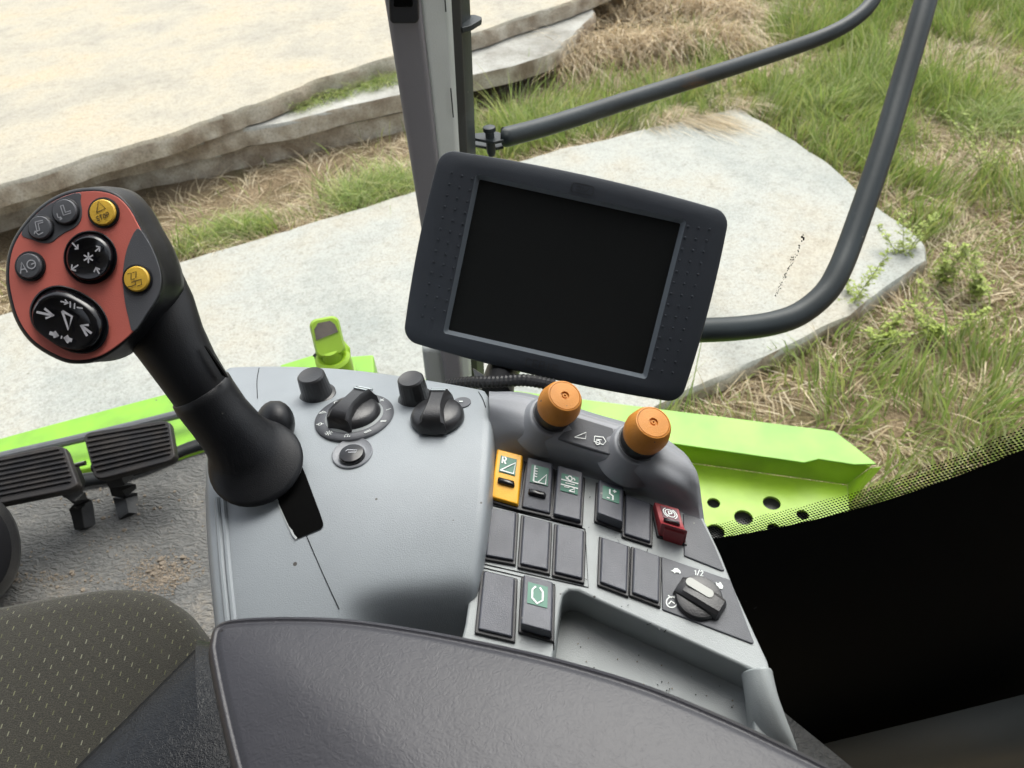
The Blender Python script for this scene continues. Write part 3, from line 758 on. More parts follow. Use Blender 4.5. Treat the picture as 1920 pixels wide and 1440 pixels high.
for _ in range(140): crumb(rr.uniform(0, 400), rr.uniform(920, 1120), abs(rr.gauss(0, .0016))+.0005)
for _ in range(60): crumb(rr.gauss(215, 30), rr.gauss(930, 25), abs(rr.gauss(0, .0022))+.0006)
o = mb.build('dirt_crumbs', loc=Vector((-.6, .9, zf))); tag(o, 'dry brown mud crumbs scattered on the rubber floor', 'dirt', kind='stuff')
# mat seam
mb = MB(); mb.prism([PZ(330, 1098, zf+.004), PZ(410, 1068, zf+.004), PZ(420, 1080, zf+.004), PZ(420, 1300, zf+.004), PZ(300, 1300, zf+.004)], (0, 0, -.003), FLOORM)
o = mb.build('floor_mat_edge', loc=PZ(380, 1100, zf), bevel=.001); tag(o, 'edge of a second dark rubber mat in front of the seat', 'floor mat')

# windscreen: a tall curved pane standing on the floor edge; side pane with black print
def pane(name, base_pts, z0, z1, M, label, uvf=None, cat='window', lean=0, zr=0):
    bp = crom(base_pts, 8); n = len(bp); rows = 2 if uvf is None else 60
    mb = MB(); rows_z = [z0+(z1-z0)*i/(rows-1) for i in range(rows)]
    vs_ = [Vector((q.x+lean*(z-zr), q.y, z)) for z in rows_z for q in bp]
    mb.add(vs_, [[r_*n+i, r_*n+i+1, (r_+1)*n+i+1, (r_+1)*n+i] for r_ in range(rows-1) for i in range(n-1)], M)
    loc = Vector((bp[n//2].x, bp[n//2].y, z0)); o = mb.build(name, loc=loc, smooth=0)
    tag(o, label, cat)
    if uvf:
        uvl = o.data.uv_layers.new(name='UVMap')
        for l in o.data.loops: uvl.data[l.index].uv = uvf(o.data.vertices[l.vertex_index].co+loc)
        ul2 = o.data.uv_layers.new(name='plane'); uvl = o.data.uv_layers['UVMap']
        for l in o.data.loops:
            q = o.data.vertices[l.vertex_index].co+loc; uu, vv = uvf(q); ul2.data[l.index].uv = (uu, q.z)
    return o
fpts = [Vector((q.x, q.y, 0)) for q in fe[:5]]
pb = PY(840, 700, py+.03); pe = PY(880, 700, py+.05)
pane('windscreen', [Vector((-1.6, 1.05, 0)), fpts[2]+Vector((0, .015, 0)), fpts[4]+Vector((.0, .02, 0)), Vector((fpts[4].x*.5+pb.x*.5, 1.04, 0)), Vector((PY(866, 700, py).x, pb.y, 0))], zf-.02, H+.75, GLASS, 'clear curved front windscreen left of the pillar', lean=(PY(790, 0, py).x-PY(866, 700, py).x)/(PY(790, 0, py).z-PY(866, 700, py).z), zr=PY(866, 700, py).z)
mb = MB(); sq = crom([Vector((-1.6, 1.05, 0)), fpts[2]+Vector((0, .012, 0)), fpts[4]+Vector((.0, .017, 0)), Vector((fpts[4].x*.5+pb.x*.5, 1.037, 0)), Vector((pb.x, pb.y, 0))], 8)
mb.ribbon([Vector((q.x, q.y-.012, zf+.012)) for q in sq], .022, Vector((0, -.6, .8)), SEAL)
mb.ribbon([Vector((q.x, q.y+.012, zf+.006)) for q in sq], .02, Vector((0, .6, .8)), SEAL)
o = mb.build('windscreen_seal', loc=fe[3].copy(), solid=.006); tag(o, 'black rubber seal along the bottom of the windscreen', 'seal')
s0 = P(1350, 1010, 1.04); s1 = P(1920, 840, .78)
sdir = Vector((s1.x-s0.x, s1.y-s0.y, 0)).normalized(); snrm = sdir.cross(Vector((0, 0, 1)))
fc = [((PP(qx, qy, s0, snrm)-s0).dot(sdir), PP(qx, qy, s0, snrm).z) for qx, qy in ((1100, 1042), (1350, 1010), (1480, 985), (1600, 955), (1760, 908), (1920, 845), (2060, 780))]
fu = np.array([q[0] for q in fc]); fz = np.array([q[1] for q in fc])
cf = np.polyfit(fu, fz, 3)
def suv(q):
    u = (q-s0).dot(sdir); uc = max(fu[0], min(fu[-1], u)); zz = np.polyval(cf, uc); sl_ = np.polyval(np.polyder(cf), uc)
    return (u, (q.z-zz)/math.sqrt(1+sl_*sl_))
b0 = s0+sdir*next(u_ for u_ in [-.6+.005*i for i in range(200)] if px(s0+sdir*u_+Vector((0, 0, H-.35-s0.z)))[0] > 862)
b1 = s0+sdir*1.1
bb = [b0.lerp(b1, i/24) for i in range(25)]
pane('side_window', [Vector((q.x, q.y, 0)) for q in bb], H-2.0, H+.75, FRIT, 'right side window with black printed lower part and dotted edge', suv)
sm = bpy.data.objects['side_window']
mb = MB(); rr = random.Random(5)
for i in range(75):
    t = rr.random()**.8; qx = 1508-53*t+rr.gauss(0, 2.2*(1-t)+1.2); qy = 440+112*t+rr.gauss(0, 2)
    s = rr.uniform(.25, .8)*(1.0 if t > .1 else 1.7)*.0008
    c = PP(qx, qy, s0, snrm)-snrm*.001*(1 if snrm.dot(EYE-s0) < 0 else -1)
    mb.prism([c+sdir*s*math.cos(k)+Vector((0, 0, s*1.2*math.sin(k))) for k in (0, 1, 2.1, 3.1, 4.2, 5.2)], snrm*.0004, VOID)
mb.build('dried_speckles', sm)

# lower side trim below the window
mb = MB()
tp = [PP(qx, qy, s0-snrm*(-.03 if snrm.dot(EYE-s0) > 0 else .03), snrm) for qx, qy in ((1380, 1436), (1560, 1391), (1740, 1347), (1920, 1302), (2100, 1256))]
inn = snrm if snrm.dot(EYE-s0) > 0 else -snrm
prof = [(.0, -.0), (.012, .004), (.03, -.004), (.05, -.03), (.055, -.075), (.05, -.12), (.08, -.40)]
mb.rings([[q+inn*a_+Vector((0, 0, b_)) for a_, b_ in prof]+[q+Vector((0, 0, -.4))] for q in tp], TRIM)
o = mb.build('window_sill_trim', loc=tp[1].copy(), smooth=60); tag(o, 'dark grey plastic trim below the black side window', 'trim')

# pedals
def pedal(label, quad, d, armpts, ln):
    c = P(*quad[0], d); root = thing('foot_pedal', label, 'pedal', P(*armpts[-1]), 'foot pedals')
    TL, TR, BR, BL = [P(q[0], q[1], d+(.03 if i < 2 else -.02)) for i, q in enumerate(quad)]
    nn = (TR-TL).cross(BL-TL).normalized()
    if nn.dot(EYE-TL) < 0: nn = -nn
    f = lambda s, t, h: (TL*(1-s)+TR*s)*(1-t)+(BL*(1-s)+BR*s)*t+nn*h
    mb = MB()
    # ribbed pad: rounded outline plus ribs
    ol = rrect(.5, .5, .12, 5, 3)
    mb.rings([[f(.5+qx*.98, .5-qy*.97, -.018) for qx, qy in ol], [f(.5+qx, .5-qy, -.006) for qx, qy in ol], [f(.5+qx*.985, .5-qy*.98, .001) for qx, qy in ol]], PEDAL)
    mb.build('pad', root, bevel=.002)
    mb = MB(); nr = 8
    for i in range(nr):
        t0 = .09+.83*i/nr; t1 = t0+.040
        e = .05 if i in (0, nr-1) else .03
        mb.prism([f(e, t0, .005), f(1-e, t0, .005), f(1-e, t1, .005), f(e, t1, .005)], -nn*.006, PEDAL)
    mb.build('tread_ribs', root, bevel=.0018, seg=2)
    mb = MB()
    pts = crom([P(*q) for q in armpts[:-1]]+[PZ(armpts[-1][0], armpts[-1][1], zf)], 5); mb.tube(pts, [.026-.008*i/len(pts) for i in range(len(pts))], PARM, 4, flat=.6)
    mb.build('arm', root, bevel=.003)
    a = P(armpts[0][0]-ln, armpts[0][1]+8, armpts[0][2]); b_ = P(armpts[0][0]+ln, armpts[0][1]-12, armpts[0][2])
    mb = MB(); mb.tube([a, b_], .0045, METAL, 10); mb.tube([a, a+(b_-a)*.12], .009, PARM, 10); mb.build('pivot_pin', root)
pedal('wide ribbed black pedal at the left picture edge', [(-95, 875), (120, 832), (150, 915), (-75, 960)], 1.30, [(120, 880, 1.36), (140, 920, 1.37), (152, 950, 1.39), (160, 990, 1.405)], 40)
pedal('ribbed black pedal on the right, nearest the joystick base', [(154, 812), (318, 786), (330, 862), (178, 902)], 1.36, [(215, 870, 1.40), (228, 905, 1.41), (236, 935, 1.43), (243, 968, 1.445)], 40)

# steering column foot at the left edge
mb = MB(); q = P(-28, 1030, 1.18)
mb.rings([[P(-40+rx*math.cos(a_), 1030+ry*math.sin(a_), 1.18+dd) for a_ in [2*math.pi*k/32 for k in range(32)]] for rx, ry, dd in ((40, 60, -.09), (62, 84, -.085), (76, 98, -.06), (80, 104, .0), (74, 100, .14))], BLACK)
o = mb.build('steering_column', loc=q); tag(o, 'dark rounded steering column boot at the left edge above the seat', 'steering column')

# seat cushion (woven fabric) with black leather bolster
seat = thing('driver_seat', 'driver seat with dotted dark fabric cushion and black leather side', 'seat', Vector((-.3, .2, H-.80)))
zs = H-.64
# cushion outline in photo px, front rim to rear; built as a domed pad
prof_px = cpx([(-700, 1290), (-420, 1195), (-200, 1145), (0, 1111), (110, 1092), (200, 1080), (272, 1085), (320, 1108), (356, 1150), (378, 1195), (400, 1260), (395, 1330), (300, 1480), (180, 1640)], 5)
rim = [PZ(qx, qy, zs) for qx, qy in prof_px]
cenl = Vector((-.38, .10, zs))
mb = MB(); rs = []
for sc, dz in ((.985, -.16), (1.0, -.12), (1.012, -.075), (1.008, -.045), (.985, -.018), (.95, -.004), (.90, .0), (.75, -.004), (.5, -.010), (.25, -.014), (.02, -.015)):
    ring = []
    for q in rim:
        v = cenl+(q-cenl)*sc; ring.append(Vector((v.x, v.y, zs+dz)))
    rs.append(ring)
mb.rings(rs, FABRIC, cap0=True, cap1=False, closed=True)
cu = mb.build('cushion', seat, smooth=70)
uvl = cu.data.uv_layers.new(name='UVMap')
e1 = (PZ(280, 1090, zs)-PZ(0, 1120, zs)).normalized(); e2 = Vector((-e1.y, e1.x, 0))
for l in cu.data.loops:
    v = cu.data.vertices[l.vertex_index].co+seat.location
    uvl.data[l.index].uv = (v.dot(e1), v.dot(e2)-.9*(v.z-zs))
bol_px = cpx([(380, 1205), (376, 1222), (300, 1300), (215, 1385), (140, 1460), (60, 1560), (120, 1700), (520, 1700), (520, 1300), (430, 1215)], 5)
bc = PZ(390, 1430, zs+.02); mb = MB(); rs = []
for sc, dz in ((1.02, -.22), (1.01, -.02), (.99, .004), (.95, .016), (.85, .024), (.6, .032), (.2, .036)):
    rs.append([Vector(((bc+(PZ(*q, zs)-bc)*sc).x, (bc+(PZ(*q, zs)-bc)*sc).y, zs+dz)) for q in bol_px])
mb.rings(rs, BLEATHER); mb.build('side_bolster', seat, smooth=70)
mb = MB(); wl = [PZ(*q, zs+.012) for q in cpx([(379, 1218), (300, 1296), (215, 1380), (140, 1455), (60, 1555)], 6)]
mb.tube(wl, .0022, BLACK, 8); mb.build('piping', seat)

# armrest
za = H-.345
arm = thing('armrest', 'dark grey grained leather armrest pad at the bottom of the view', 'armrest', PZ(700, 1300, za-.06))
arm_px = cpx([(380, 1240), (379, 1200), (388, 1171), (412, 1152), (455, 1144), (540, 1141), (640, 1144), (740, 1156), (870, 1179), (1040, 1216), (1200, 1262), (1330, 1312), (1460, 1370), (1600, 1442), (1760, 1560), (1800, 1760), (1500, 2100), (900, 2200), (560, 1900), (470, 1620), (412, 1400)], 6, True)
ac = PZ(900, 1480, za); mb = MB(); rs = []
base_ring = [PZ(*q, za) for q in arm_px]
wsgn = -1 if sum(base_ring[i-1].x*base_ring[i].y-base_ring[i].x*base_ring[i-1].y for i in range(len(base_ring))) > 0 else 1
def inset(ring, d):
    out_ = []; n = len(ring)
    for i in range(n):
        t = (ring[(i+1) % n]-ring[i-1]).normalized(); nn = Vector((t.y, -t.x, 0))*wsgn
        out_.append(ring[i]+nn*d)
    return out_
for ins, dz in ((.004, -.060), (.001, -.056), (.0, -.045), (.0, -.016), (.0010, -.008), (.0032, -.003), (.0052, -.0016), (.0062, -.0024), (.0072, -.0022), (.0088, -.0004), (.0105, .0)):
    rs.append([q+Vector((0, 0, dz)) for q in inset(base_ring, ins)])
mb.rings(rs, LEATHER, cap1=False)
from mathutils.geometry import delaunay_2d_cdt
lr = rs[-1]; v2 = [Vector((q.x, q.y)) for q in lr]; nl = len(v2)
lx_ = np.array([q.x for q in v2]); ly_ = np.array([q.y for q in v2])
gx, gy = np.meshgrid(np.arange(lx_.min(), lx_.max(), .012), np.arange(ly_.min(), ly_.max(), .012)); gx, gy = gx.ravel(), gy.ravel()
ins_ = poly_in(gx, gy, list(zip(lx_, ly_))); dd_ = np.min(np.hypot(gx[:, None]-lx_[None], gy[:, None]-ly_[None]), 1)
kk = ins_ & (dd_ > .008)
vo, _, fo2, *_ = delaunay_2d_cdt(v2+[Vector((a_, b_)) for a_, b_ in zip(gx[kk], gy[kk])], [(i, (i+1) % nl) for i in range(nl)], [], 1, 1e-6)
def dome(q):
    d_ = np.min(np.hypot(q.x-lx_, q.y-ly_)); return .010*(1-math.exp(-d_/.06))
mb.add([Vector((q.x, q.y, za+dome(q))) for q in vo], [list(f) for f in fo2], LEATHER)
po = mb.build('pad', arm, smooth=60)
bm_ = bmesh.new(); bm_.from_mesh(po.data); bmesh.ops.remove_doubles(bm_, verts=bm_.verts, dist=1e-5); bmesh.ops.recalc_face_normals(bm_, faces=bm_.faces); bm_.to_mesh(po.data); bm_.free()
mb = MB(); mb.rings([[q+Vector((0, 0, -.062)) for q in inset(base_ring, .008)], [q+Vector((0, 0, -.16)) for q in inset(base_ring, .010)]], BLACK); mb.build('underside', arm)

# ================================================================== CONSOLE
# hump with joystick and rotary knobs: a profile in the viewing direction
PY_ = np.array([.10, .15, .20, .25, .30, .36, .40, .44, .48, .52, .60]); PZ_ = np.array([-.512, -.478, -.449, -.424, -.404, -.391, -.392, -.400, -.409, -.418, -.437])
pcf = np.polyfit(PY_, PZ_, 6)
HX0 = P(650, 1000, .5).x; HSC = P(775, 1180, .44)[:2]
def zA(x, y):
    z = H+float(np.polyval(pcf, y))
    if x < HX0: z -= 1.3*(HX0-x)**2*max(0, min(1, (.44-y)/.10))
    return z-.060*math.exp(-((x-HSC[0])/.040)**4-((y-HSC[1])/.029)**4)
def PA(qx, qy, off=0):
    v = ray(qx, qy); lo, hi = .2, 1.2
    for _ in range(40):
        md = (lo+hi)/2; p_ = EYE+v*md
        if p_.z > zA(p_.x, p_.y)+off: lo = md
        else: hi = md
    return EYE+v*lo
def nA(p_):
    e = .004; dz = (zA(p_.x, p_.y+e)-zA(p_.x, p_.y-e))/(2*e); dx_ = (zA(p_.x+e, p_.y)-zA(p_.x-e, p_.y))/(2*e); return Vector((-dx_, -dz, 1)).normalized()
con = thing('control_console', 'grey armrest control console with switches, rotary knobs and two orange knobs', 'console', PA(760, 900)-Vector((0, 0, .12)))
# outline rows of the hump, left to right
rows = [(690, 733, 430, 903), (696, 742, 422, 910), (708, 756, 416, 914), (734, 776, 409, 914), (780, 810, 402, 914), (840, 865, 397, 911), (900, 915, 394, 907), (950, 960, 395, 903), (1000, 1005, 398, 897), (1060, 1060, 403, 888), (1110, 1120, 408, 880), (1150, 1180, 412, 872), (1230, 1290, 420, 860)]
NX = 44
ctrl = []
for yl, yr, xl, xr in rows:
    ctrl.append((Vector((xl, yl, 0)), Vector((xr, yr, 0))))
Ls = crom([c[0] for c in ctrl], 5); Rs = crom([c[1] for c in ctrl], 5)
mb = MB(); grid = []
for a_, b_ in zip(Ls, Rs):
    row = []
    for i in range(NX+1):
        s = i/NX; q = a_.lerp(b_, s); row.append(PA(q.x, q.y-16*math.sin(math.pi*s)**.8*max(0, min(1, (800-q.y)/90))))
    grid.append(row)
def drop(p_, k, out_): return p_+out_*k[0]+Vector((0, 0, k[1]))
lx, rx_ = Vector((-1, 0, 0)), Vector((1, .1, 0))
full = []
for row in grid:
    l = [drop(row[0], k, lx) for k in ((.010, -.14), (.0085, -.020), (.0065, -.009), (.003, -.0025))]
    r_ = [drop(row[-1], k, rx_) for k in ((.0022, -.0018), (.0036, -.006), (.0042, -.014), (.0042, -.06))]
    full.append(l+row+r_)
back = [[p_+Vector((0, .004, -.003)) for p_ in full[0]], [p_+Vector((0, .010, -.012)) for p_ in full[0]], [p_+Vector((0, .012, -.14)) for p_ in full[0]]]
mb.rings(back[::-1]+full, GREY, cap0=False, cap1=False, closed=False)
mb.build('hump_cover', con, smooth=50)
# darker separate cover left of the slot and seam lines
mb = MB()
def seam(pts, wd=.00055, M=VOID): mb = MB(); mb.ribbon([PA(*q) for q in cpx(pts, 6)], wd, nA, M, .0004); mb.build('cover_seam', con)
seam([(575, 1005), (590, 1040), (612, 1090), (636, 1142)]); seam([(486, 690), (482, 715), (483, 748)]); seam([(897, 735), (905, 748), (911, 765)], .0006)
def onA(pts, off=0): return [PA(qx, qy, off) for qx, qy in pts]
mb = MB(); SLl = crom([Vector((q[0], q[1], 0)) for q in ((500, 895), (514, 926), (532, 965), (546, 996), (550, 1004), (557, 1010))], 5); SLr = crom([Vector((q[0], q[1], 0)) for q in ((556, 860), (568, 878), (586, 925), (602, 968), (606, 984), (601, 992))], 5)
mb.rings([[PA(l_.x+(r_.x-l_.x)*i/6, l_.y+(r_.y-l_.y)*i/6, .0008) for i in range(7)] for l_, r_ in zip(SLl, SLr)], VOID, cap0=False, cap1=False, closed=False)
mb.build('slot_shade_insert', con)  # flat black insert, no hole: the slot's inner shade is in its colour
mb = MB(); mb.ribbon(onA([(514, 926), (550, 1003), (556, 1010)], .0012), .0014, Vector((0, 0, 1)), LGREY); mb.build('slot_lip', con)
# ribs along the left edge of the cover
mb = MB()
for off in (10, 22):
    mb.tube(onA([(397+off, 935), (401+off, 985), (407+off, 1060), (413+off, 1120), (418+off, 1170)], .0), .0022, GREY, 8)
mb.build('edge_ribs', con)

# black push/turn knobs on the back rim
def cap_knob(qx, qy, r):
    p_ = PA(qx, qy); n_ = (nA(p_)*.8+Vector((-.05, -.12, .5))).normalized(); mb = MB()
    mb.lathe(p_-n_*.002, n_, [(r*1.22, 0), (r*1.22, .003), (r*1.02, .004), (r*1.02, .0045, 26), (r*.93, .020, 26), (r*.90, .0225), (r*.8, .0238), (r*.45, .0232), (.0005, .0230)], KNOB, 104, flute=.025)
    mb.build('cap_knob', con, smooth=30)
cap_knob(596, 741, .0122); cap_knob(779, 748, .0114)

def circle_on(p_, n_, r, k=40):
    a_ = n_.cross(Vector((0, 1, .2))).normalized(); b_ = n_.cross(a_); return [p_+a_*(r*math.cos(2*math.pi*i/k))+b_*(r*math.sin(2*math.pi*i/k)) for i in range(k)], a_, b_
def wing_knob(qx, qy, r, ring, ang):
    p_ = PA(qx, qy); n_ = nA(p_); mb = MB()
    c, a_, b_ = circle_on(p_, n_, 1)
    if ring:
        rr_ = MB(); k = 64
        o_ = [p_+n_*.0012+a_*(ring*math.cos(2*math.pi*i/k))+b_*(ring*math.sin(2*math.pi*i/k)) for i in range(k)]
        i_ = [p_+n_*.0016+a_*(ring*.74*math.cos(2*math.pi*i/k))+b_*(ring*.74*math.sin(2*math.pi*i/k)) for i in range(k)]
        rr_.rings([[q-n_*.0025 for q in o_], o_, i_], PLATE, cap0=False, cap1=False)
        rr_.rings([[q+n_*.0002 for q in i_], [p_+(q-p_)*.90+n_*.002 for q in i_]], LGREY, cap0=False, cap1=False)
        sy = rr_
        def st(pts, ox, oy, sc):
            d = math.radians(oy); rad = ring*.87; cc = p_+n_*.0017+a_*rad*math.cos(d)+b_*rad*math.sin(d)
            ux = -a_; uy = b_ if b_.dot(UV) < 0 else -b_
            if ux.dot(RV) < 0: ux = -ux
            sy.ribbon([cc+ux*(x_*sc)+uy*(y_*sc) for x_, y_ in pts], .0005, n_, WHITE, .0003)
        sc = .0032
        ics = [[circ(0, 0, .5)], [[(-.9, .2), (-.4, -.3), (.4, -.3), (.9, .2), (-.9, .2)], [(-.3, -.3), (0, -.7)]], [circ(0, 0, .45), [(-.9, 0), (-.55, 0)], [(.55, 0), (.9, 0)]],
               [circ(0, 0, .35)]+[[(.55*math.cos(q), .55*math.sin(q)), (.95*math.cos(q), .95*math.sin(q))] for q in [i*math.pi/4 for i in range(8)]],
               [[(-.6, -.1), (-.2, -.7), (.3, -.5), (.1, 0)], [(-.6, .5), (-.3, .2), (-.6, .2)], [(0, .5), (.3, .2), (0, .2)], [(.5, .5), (.8, .2), (.5, .2)]],
               [[(-.8, .3), (.5, -.5), (.8, -.2), (-.5, .6), (-.8, .3)]], [[(-.7, -.2), (.7, -.2)], [(-.7, .2), (.7, .2)]], [[(-.6, .3), (.6, -.3)]], [[(-.5, -.5), (.5, .5)], [(.5, -.5), (-.5, .5)]]]
        for i, ic in enumerate(ics):
            for s_ in ic: st(s_, 0, -50+i*34, sc)
        rr_.build('dial_scale', con, smooth=0)
    mb.lathe(p_+n_*.001, n_, [(r*1.0, 0), (r*1.0, .003), (r*.93, .006), (r*.80, .0085), (r*.3, .010), (.0004, .010)], KNOB, 48)
    # wing
    d = ray(qx+math.sin(ang)*40, qy-math.cos(ang)*40)-ray(qx, qy); d = (d-n_*d.dot(n_)).normalized(); sd_ = n_.cross(d)
    wp = []
    for t, wdt, hh in ((-1.0, .40, .004), (-.93, .46, .0125), (-.72, .42, .0165), (-.2, .31, .0180), (.35, .30, .0180), (.80, .38, .017), (1.0, .42, .010), (1.04, .38, .003)):
        q = p_+d*(r*t); ww = r*wdt
        wp.append([q-sd_*ww*1.15+n_*.002, q-sd_*ww+n_*hh*.85, q-sd_*ww*.75+n_*hh, q+sd_*ww*.75+n_*hh, q+sd_*ww+n_*hh*.85, q+sd_*ww*1.15+n_*.002])
    mb.rings(wp, KNOB)
    k_ = mb.build('rotary_knob', con, smooth=38)
    mb = MB(); q0 = p_+d*(r*.60)+n_*.0186; mb.prism([q0+sd_*r*.26, q0-sd_*r*.26, q0-sd_*r*.30+d*r*.40-n_*.004, q0+sd_*r*.30+d*r*.40-n_*.004], -n_*.002, mat('pale_pointer', (.45, .50, .52), .45)); mb.build('pointer', k_)
wing_knob(665, 782, .0208, .0305, R(10)); wing_knob(821, 786, .0205, 0, R(0))
# arrow disc marks behind the knobs
for qx, qy in ((684, 742), (866, 756)):
    mb = MB(); p_ = PA(qx, qy); n_ = nA(p_); c, a_, b_ = circle_on(p_+n_*.001, n_, .0072); mb.prism(c, -n_*.002, PLATE)
    mb.ribbon([p_+n_*.0015+RV*-.002, p_+n_*.0015+RV*.001], .001, n_, WHITE, .0003)
    mb.build('indicator_disc', con)
# dished push button
p_ = PA(661, 850); n_ = nA(p_); mb = MB()
mb.lathe(p_, n_, [(.0150, -.002), (.0150, .0008), (.0143, .0014), (.0135, .0008), (.0098, -.0), (.0097, .0002)], GREY2, 48)
bt_ = mb.build('button_dish', con)
mb = MB(); c0 = PA(661, 856); mb.lathe(c0+n_*.0006, n_, [(.0094, -.001), (.0094, .0022), (.0085, .0036), (.004, .0044), (.0003, .0045)], GLOSSB, 36)
ux = RV.copy(); uy = n_.cross(ux).normalized(); ux = uy.cross(n_)
mb.ribbon([c0+n_*.0052+ux*x_+uy*y_ for x_, y_ in ((-.004, .0008), (-.003, .0022), (.0042, .0014), (.0036, -.0006), (-.002, -.0004))], .0007, n_, GPRINT)
mb.build('push_button', con)

# ---- flat switch panel
nB = Vector((0.02, -.10, 1)).normalized(); pB = P(1000, 1000, .515)
def PB(qx, qy, h=0): return PP(qx, qy, pB+nB*h, nB)
# panel plate with tray bay cut out of its lower edge
plate_px = [(905, 872), (930, 848), (1100, 878), (1300, 955), (1318, 968), (1352, 1040), (1380, 1110), (1412, 1180), (1440, 1240), (1446, 1262), (1436, 1268), (1400, 1252), (1250, 1184), (1130, 1130), (1085, 1108), (1066, 1107), (1055, 1116), (1050, 1140), (1040, 1215), (1020, 1290), (850, 1260), (872, 1170), (888, 1060), (900, 940)]
mb = MB(); mb.prism([PB(*q) for q in plate_px], -nB*.045, LGREY); mb.build('switch_panel', con, bevel=.004, seg=4)
# rear slope with pods for the orange knobs
def PBn(qx, qy, h): return PB(qx, qy, h)
sr = [[(902, 900, -.004), (960, 915, -.006), (1100, 950, -.006), (1250, 1000, -.004), (1322, 1030, -.004)],
      [(914, 858, .001), (985, 868, .0005), (1105, 893, .0005), (1240, 935, .0015), (1313, 975, .001)],
      [(918, 800, .017), (990, 818, .024), (1110, 853, .024), (1240, 900, .025), (1306, 925, .015)],
      [(918, 768, .026), (990, 788, .031), (1110, 822, .0305), (1230, 862, .0315), (1303, 900, .023)],
      [(917, 752, .028), (985, 765, .032), (1110, 800, .0325), (1220, 838, .034), (1298, 876, .027)],
      [(917, 742, .027), (985, 748, .031), (1110, 786, .033), (1218, 820, .034), (1288, 858, .026)],
      [(917, 737, .018), (990, 741, .022), (1112, 778, .024), (1222, 812, .024), (1282, 848, .014)],
      [(917, 734, -.05), (992, 738, -.05), (1114, 775, -.05), (1224, 808, -.05), (1280, 846, -.05)]]
cols_ = [crom([PBn(*q) for q in row], 7) for row in sr]
gr = [crom([c[i] for c in cols_], 5) for i in range(len(cols_[0]))]
e_ = [[q+Vector((.004, 0, -.006)) for q in gr[-1]], [q+Vector((.006, 0, -.09)) for q in gr[-1]]]
mb = MB(); mb.rings(gr+e_, GREY2, cap0=False, cap1=False, closed=False); mb.build('rear_slope', con, smooth=60)
# orange knobs
def orange_knob(bx, by, bd, tx, ty, td, r):
    b_ = PB(bx, by, .0335); d0 = (b_-EYE).dot(DV); t_ = P(tx, ty, d0-.024); ax = (t_-b_).normalized(); L = (t_-b_).length
    mb = MB(); mb.lathe(b_-ax*.0075, ax, [(r*1.80, -.013), (r*1.55, -.005), (r*1.36, .000), (r*1.26, .0040), (r*1.21, .0056), (r*1.15, .0062), (r*1.05, .0057)], GREY2, 56); mb.build('knob_pod', con, smooth=60)
    mb = MB(); mb.lathe(b_, ax, [(r*1.02, -.004), (r*1.06, 0), (r*1.08, .0016), (r*1.0, .0022), (r*1.0, .012)], BLACK, 56, mats=[CHROME, CHROME, BLACK, BLACK])
    mb.lathe(b_, ax, [(r*.93, .009), (r*1.05, .0100), (r*1.11, .014), (r*1.12, .018), (r*1.07, L-.008), (r*.98, L-.003), (r*.86, L), (r*.80, L+.0003), (r*.785, L-.0008), (r*.77, L+.0003), (r*.3, L+.0008), (r*.22, L+.0008), (r*.20, L-.0006), (r*.13, L-.0006), (r*.11, L+.0004), (r*.06, L+.0004), (r*.03, L-.001), (.0002, L-.001)], ORG, 64)
    mb.build('orange_knob', con, smooth=32)
orange_knob(1036, 778, .590, 1059, 742, .565, .0140); orange_knob(1197, 830, .575, 1225, 792, .550, .0142)
mb = MB(); mb.prism([PB(*q) for q in ((1045, 822, .0288), (1078, 780, .0342), (1150, 802, .0346), (1162, 858, .0288))], -nB*.006, PLATE)
sp_ = mb.build('symbol_plate', con, bevel=.001)
mb = MB()
def symB(pts, h, wd=.0007, M=WHITE): mb.ribbon([PB(qx, qy,   .0342-.0054*((qy-780-(qx-1078)*.3)/50)+.0008) for qx, qy in pts], wd, nB, M, .0003)
for s_ in ([(1077, 820), (1099, 811), (1098, 823), (1077, 820)], [(1115, 818), (1131, 820), (1136, 828), (1131, 834), (1114, 828), (1115, 818)], circ(1121, 830, 4, 12), [(1118, 824), (1128, 825)]): symB(s_, .0264, .0006)
mb.build('symbols', sp_)

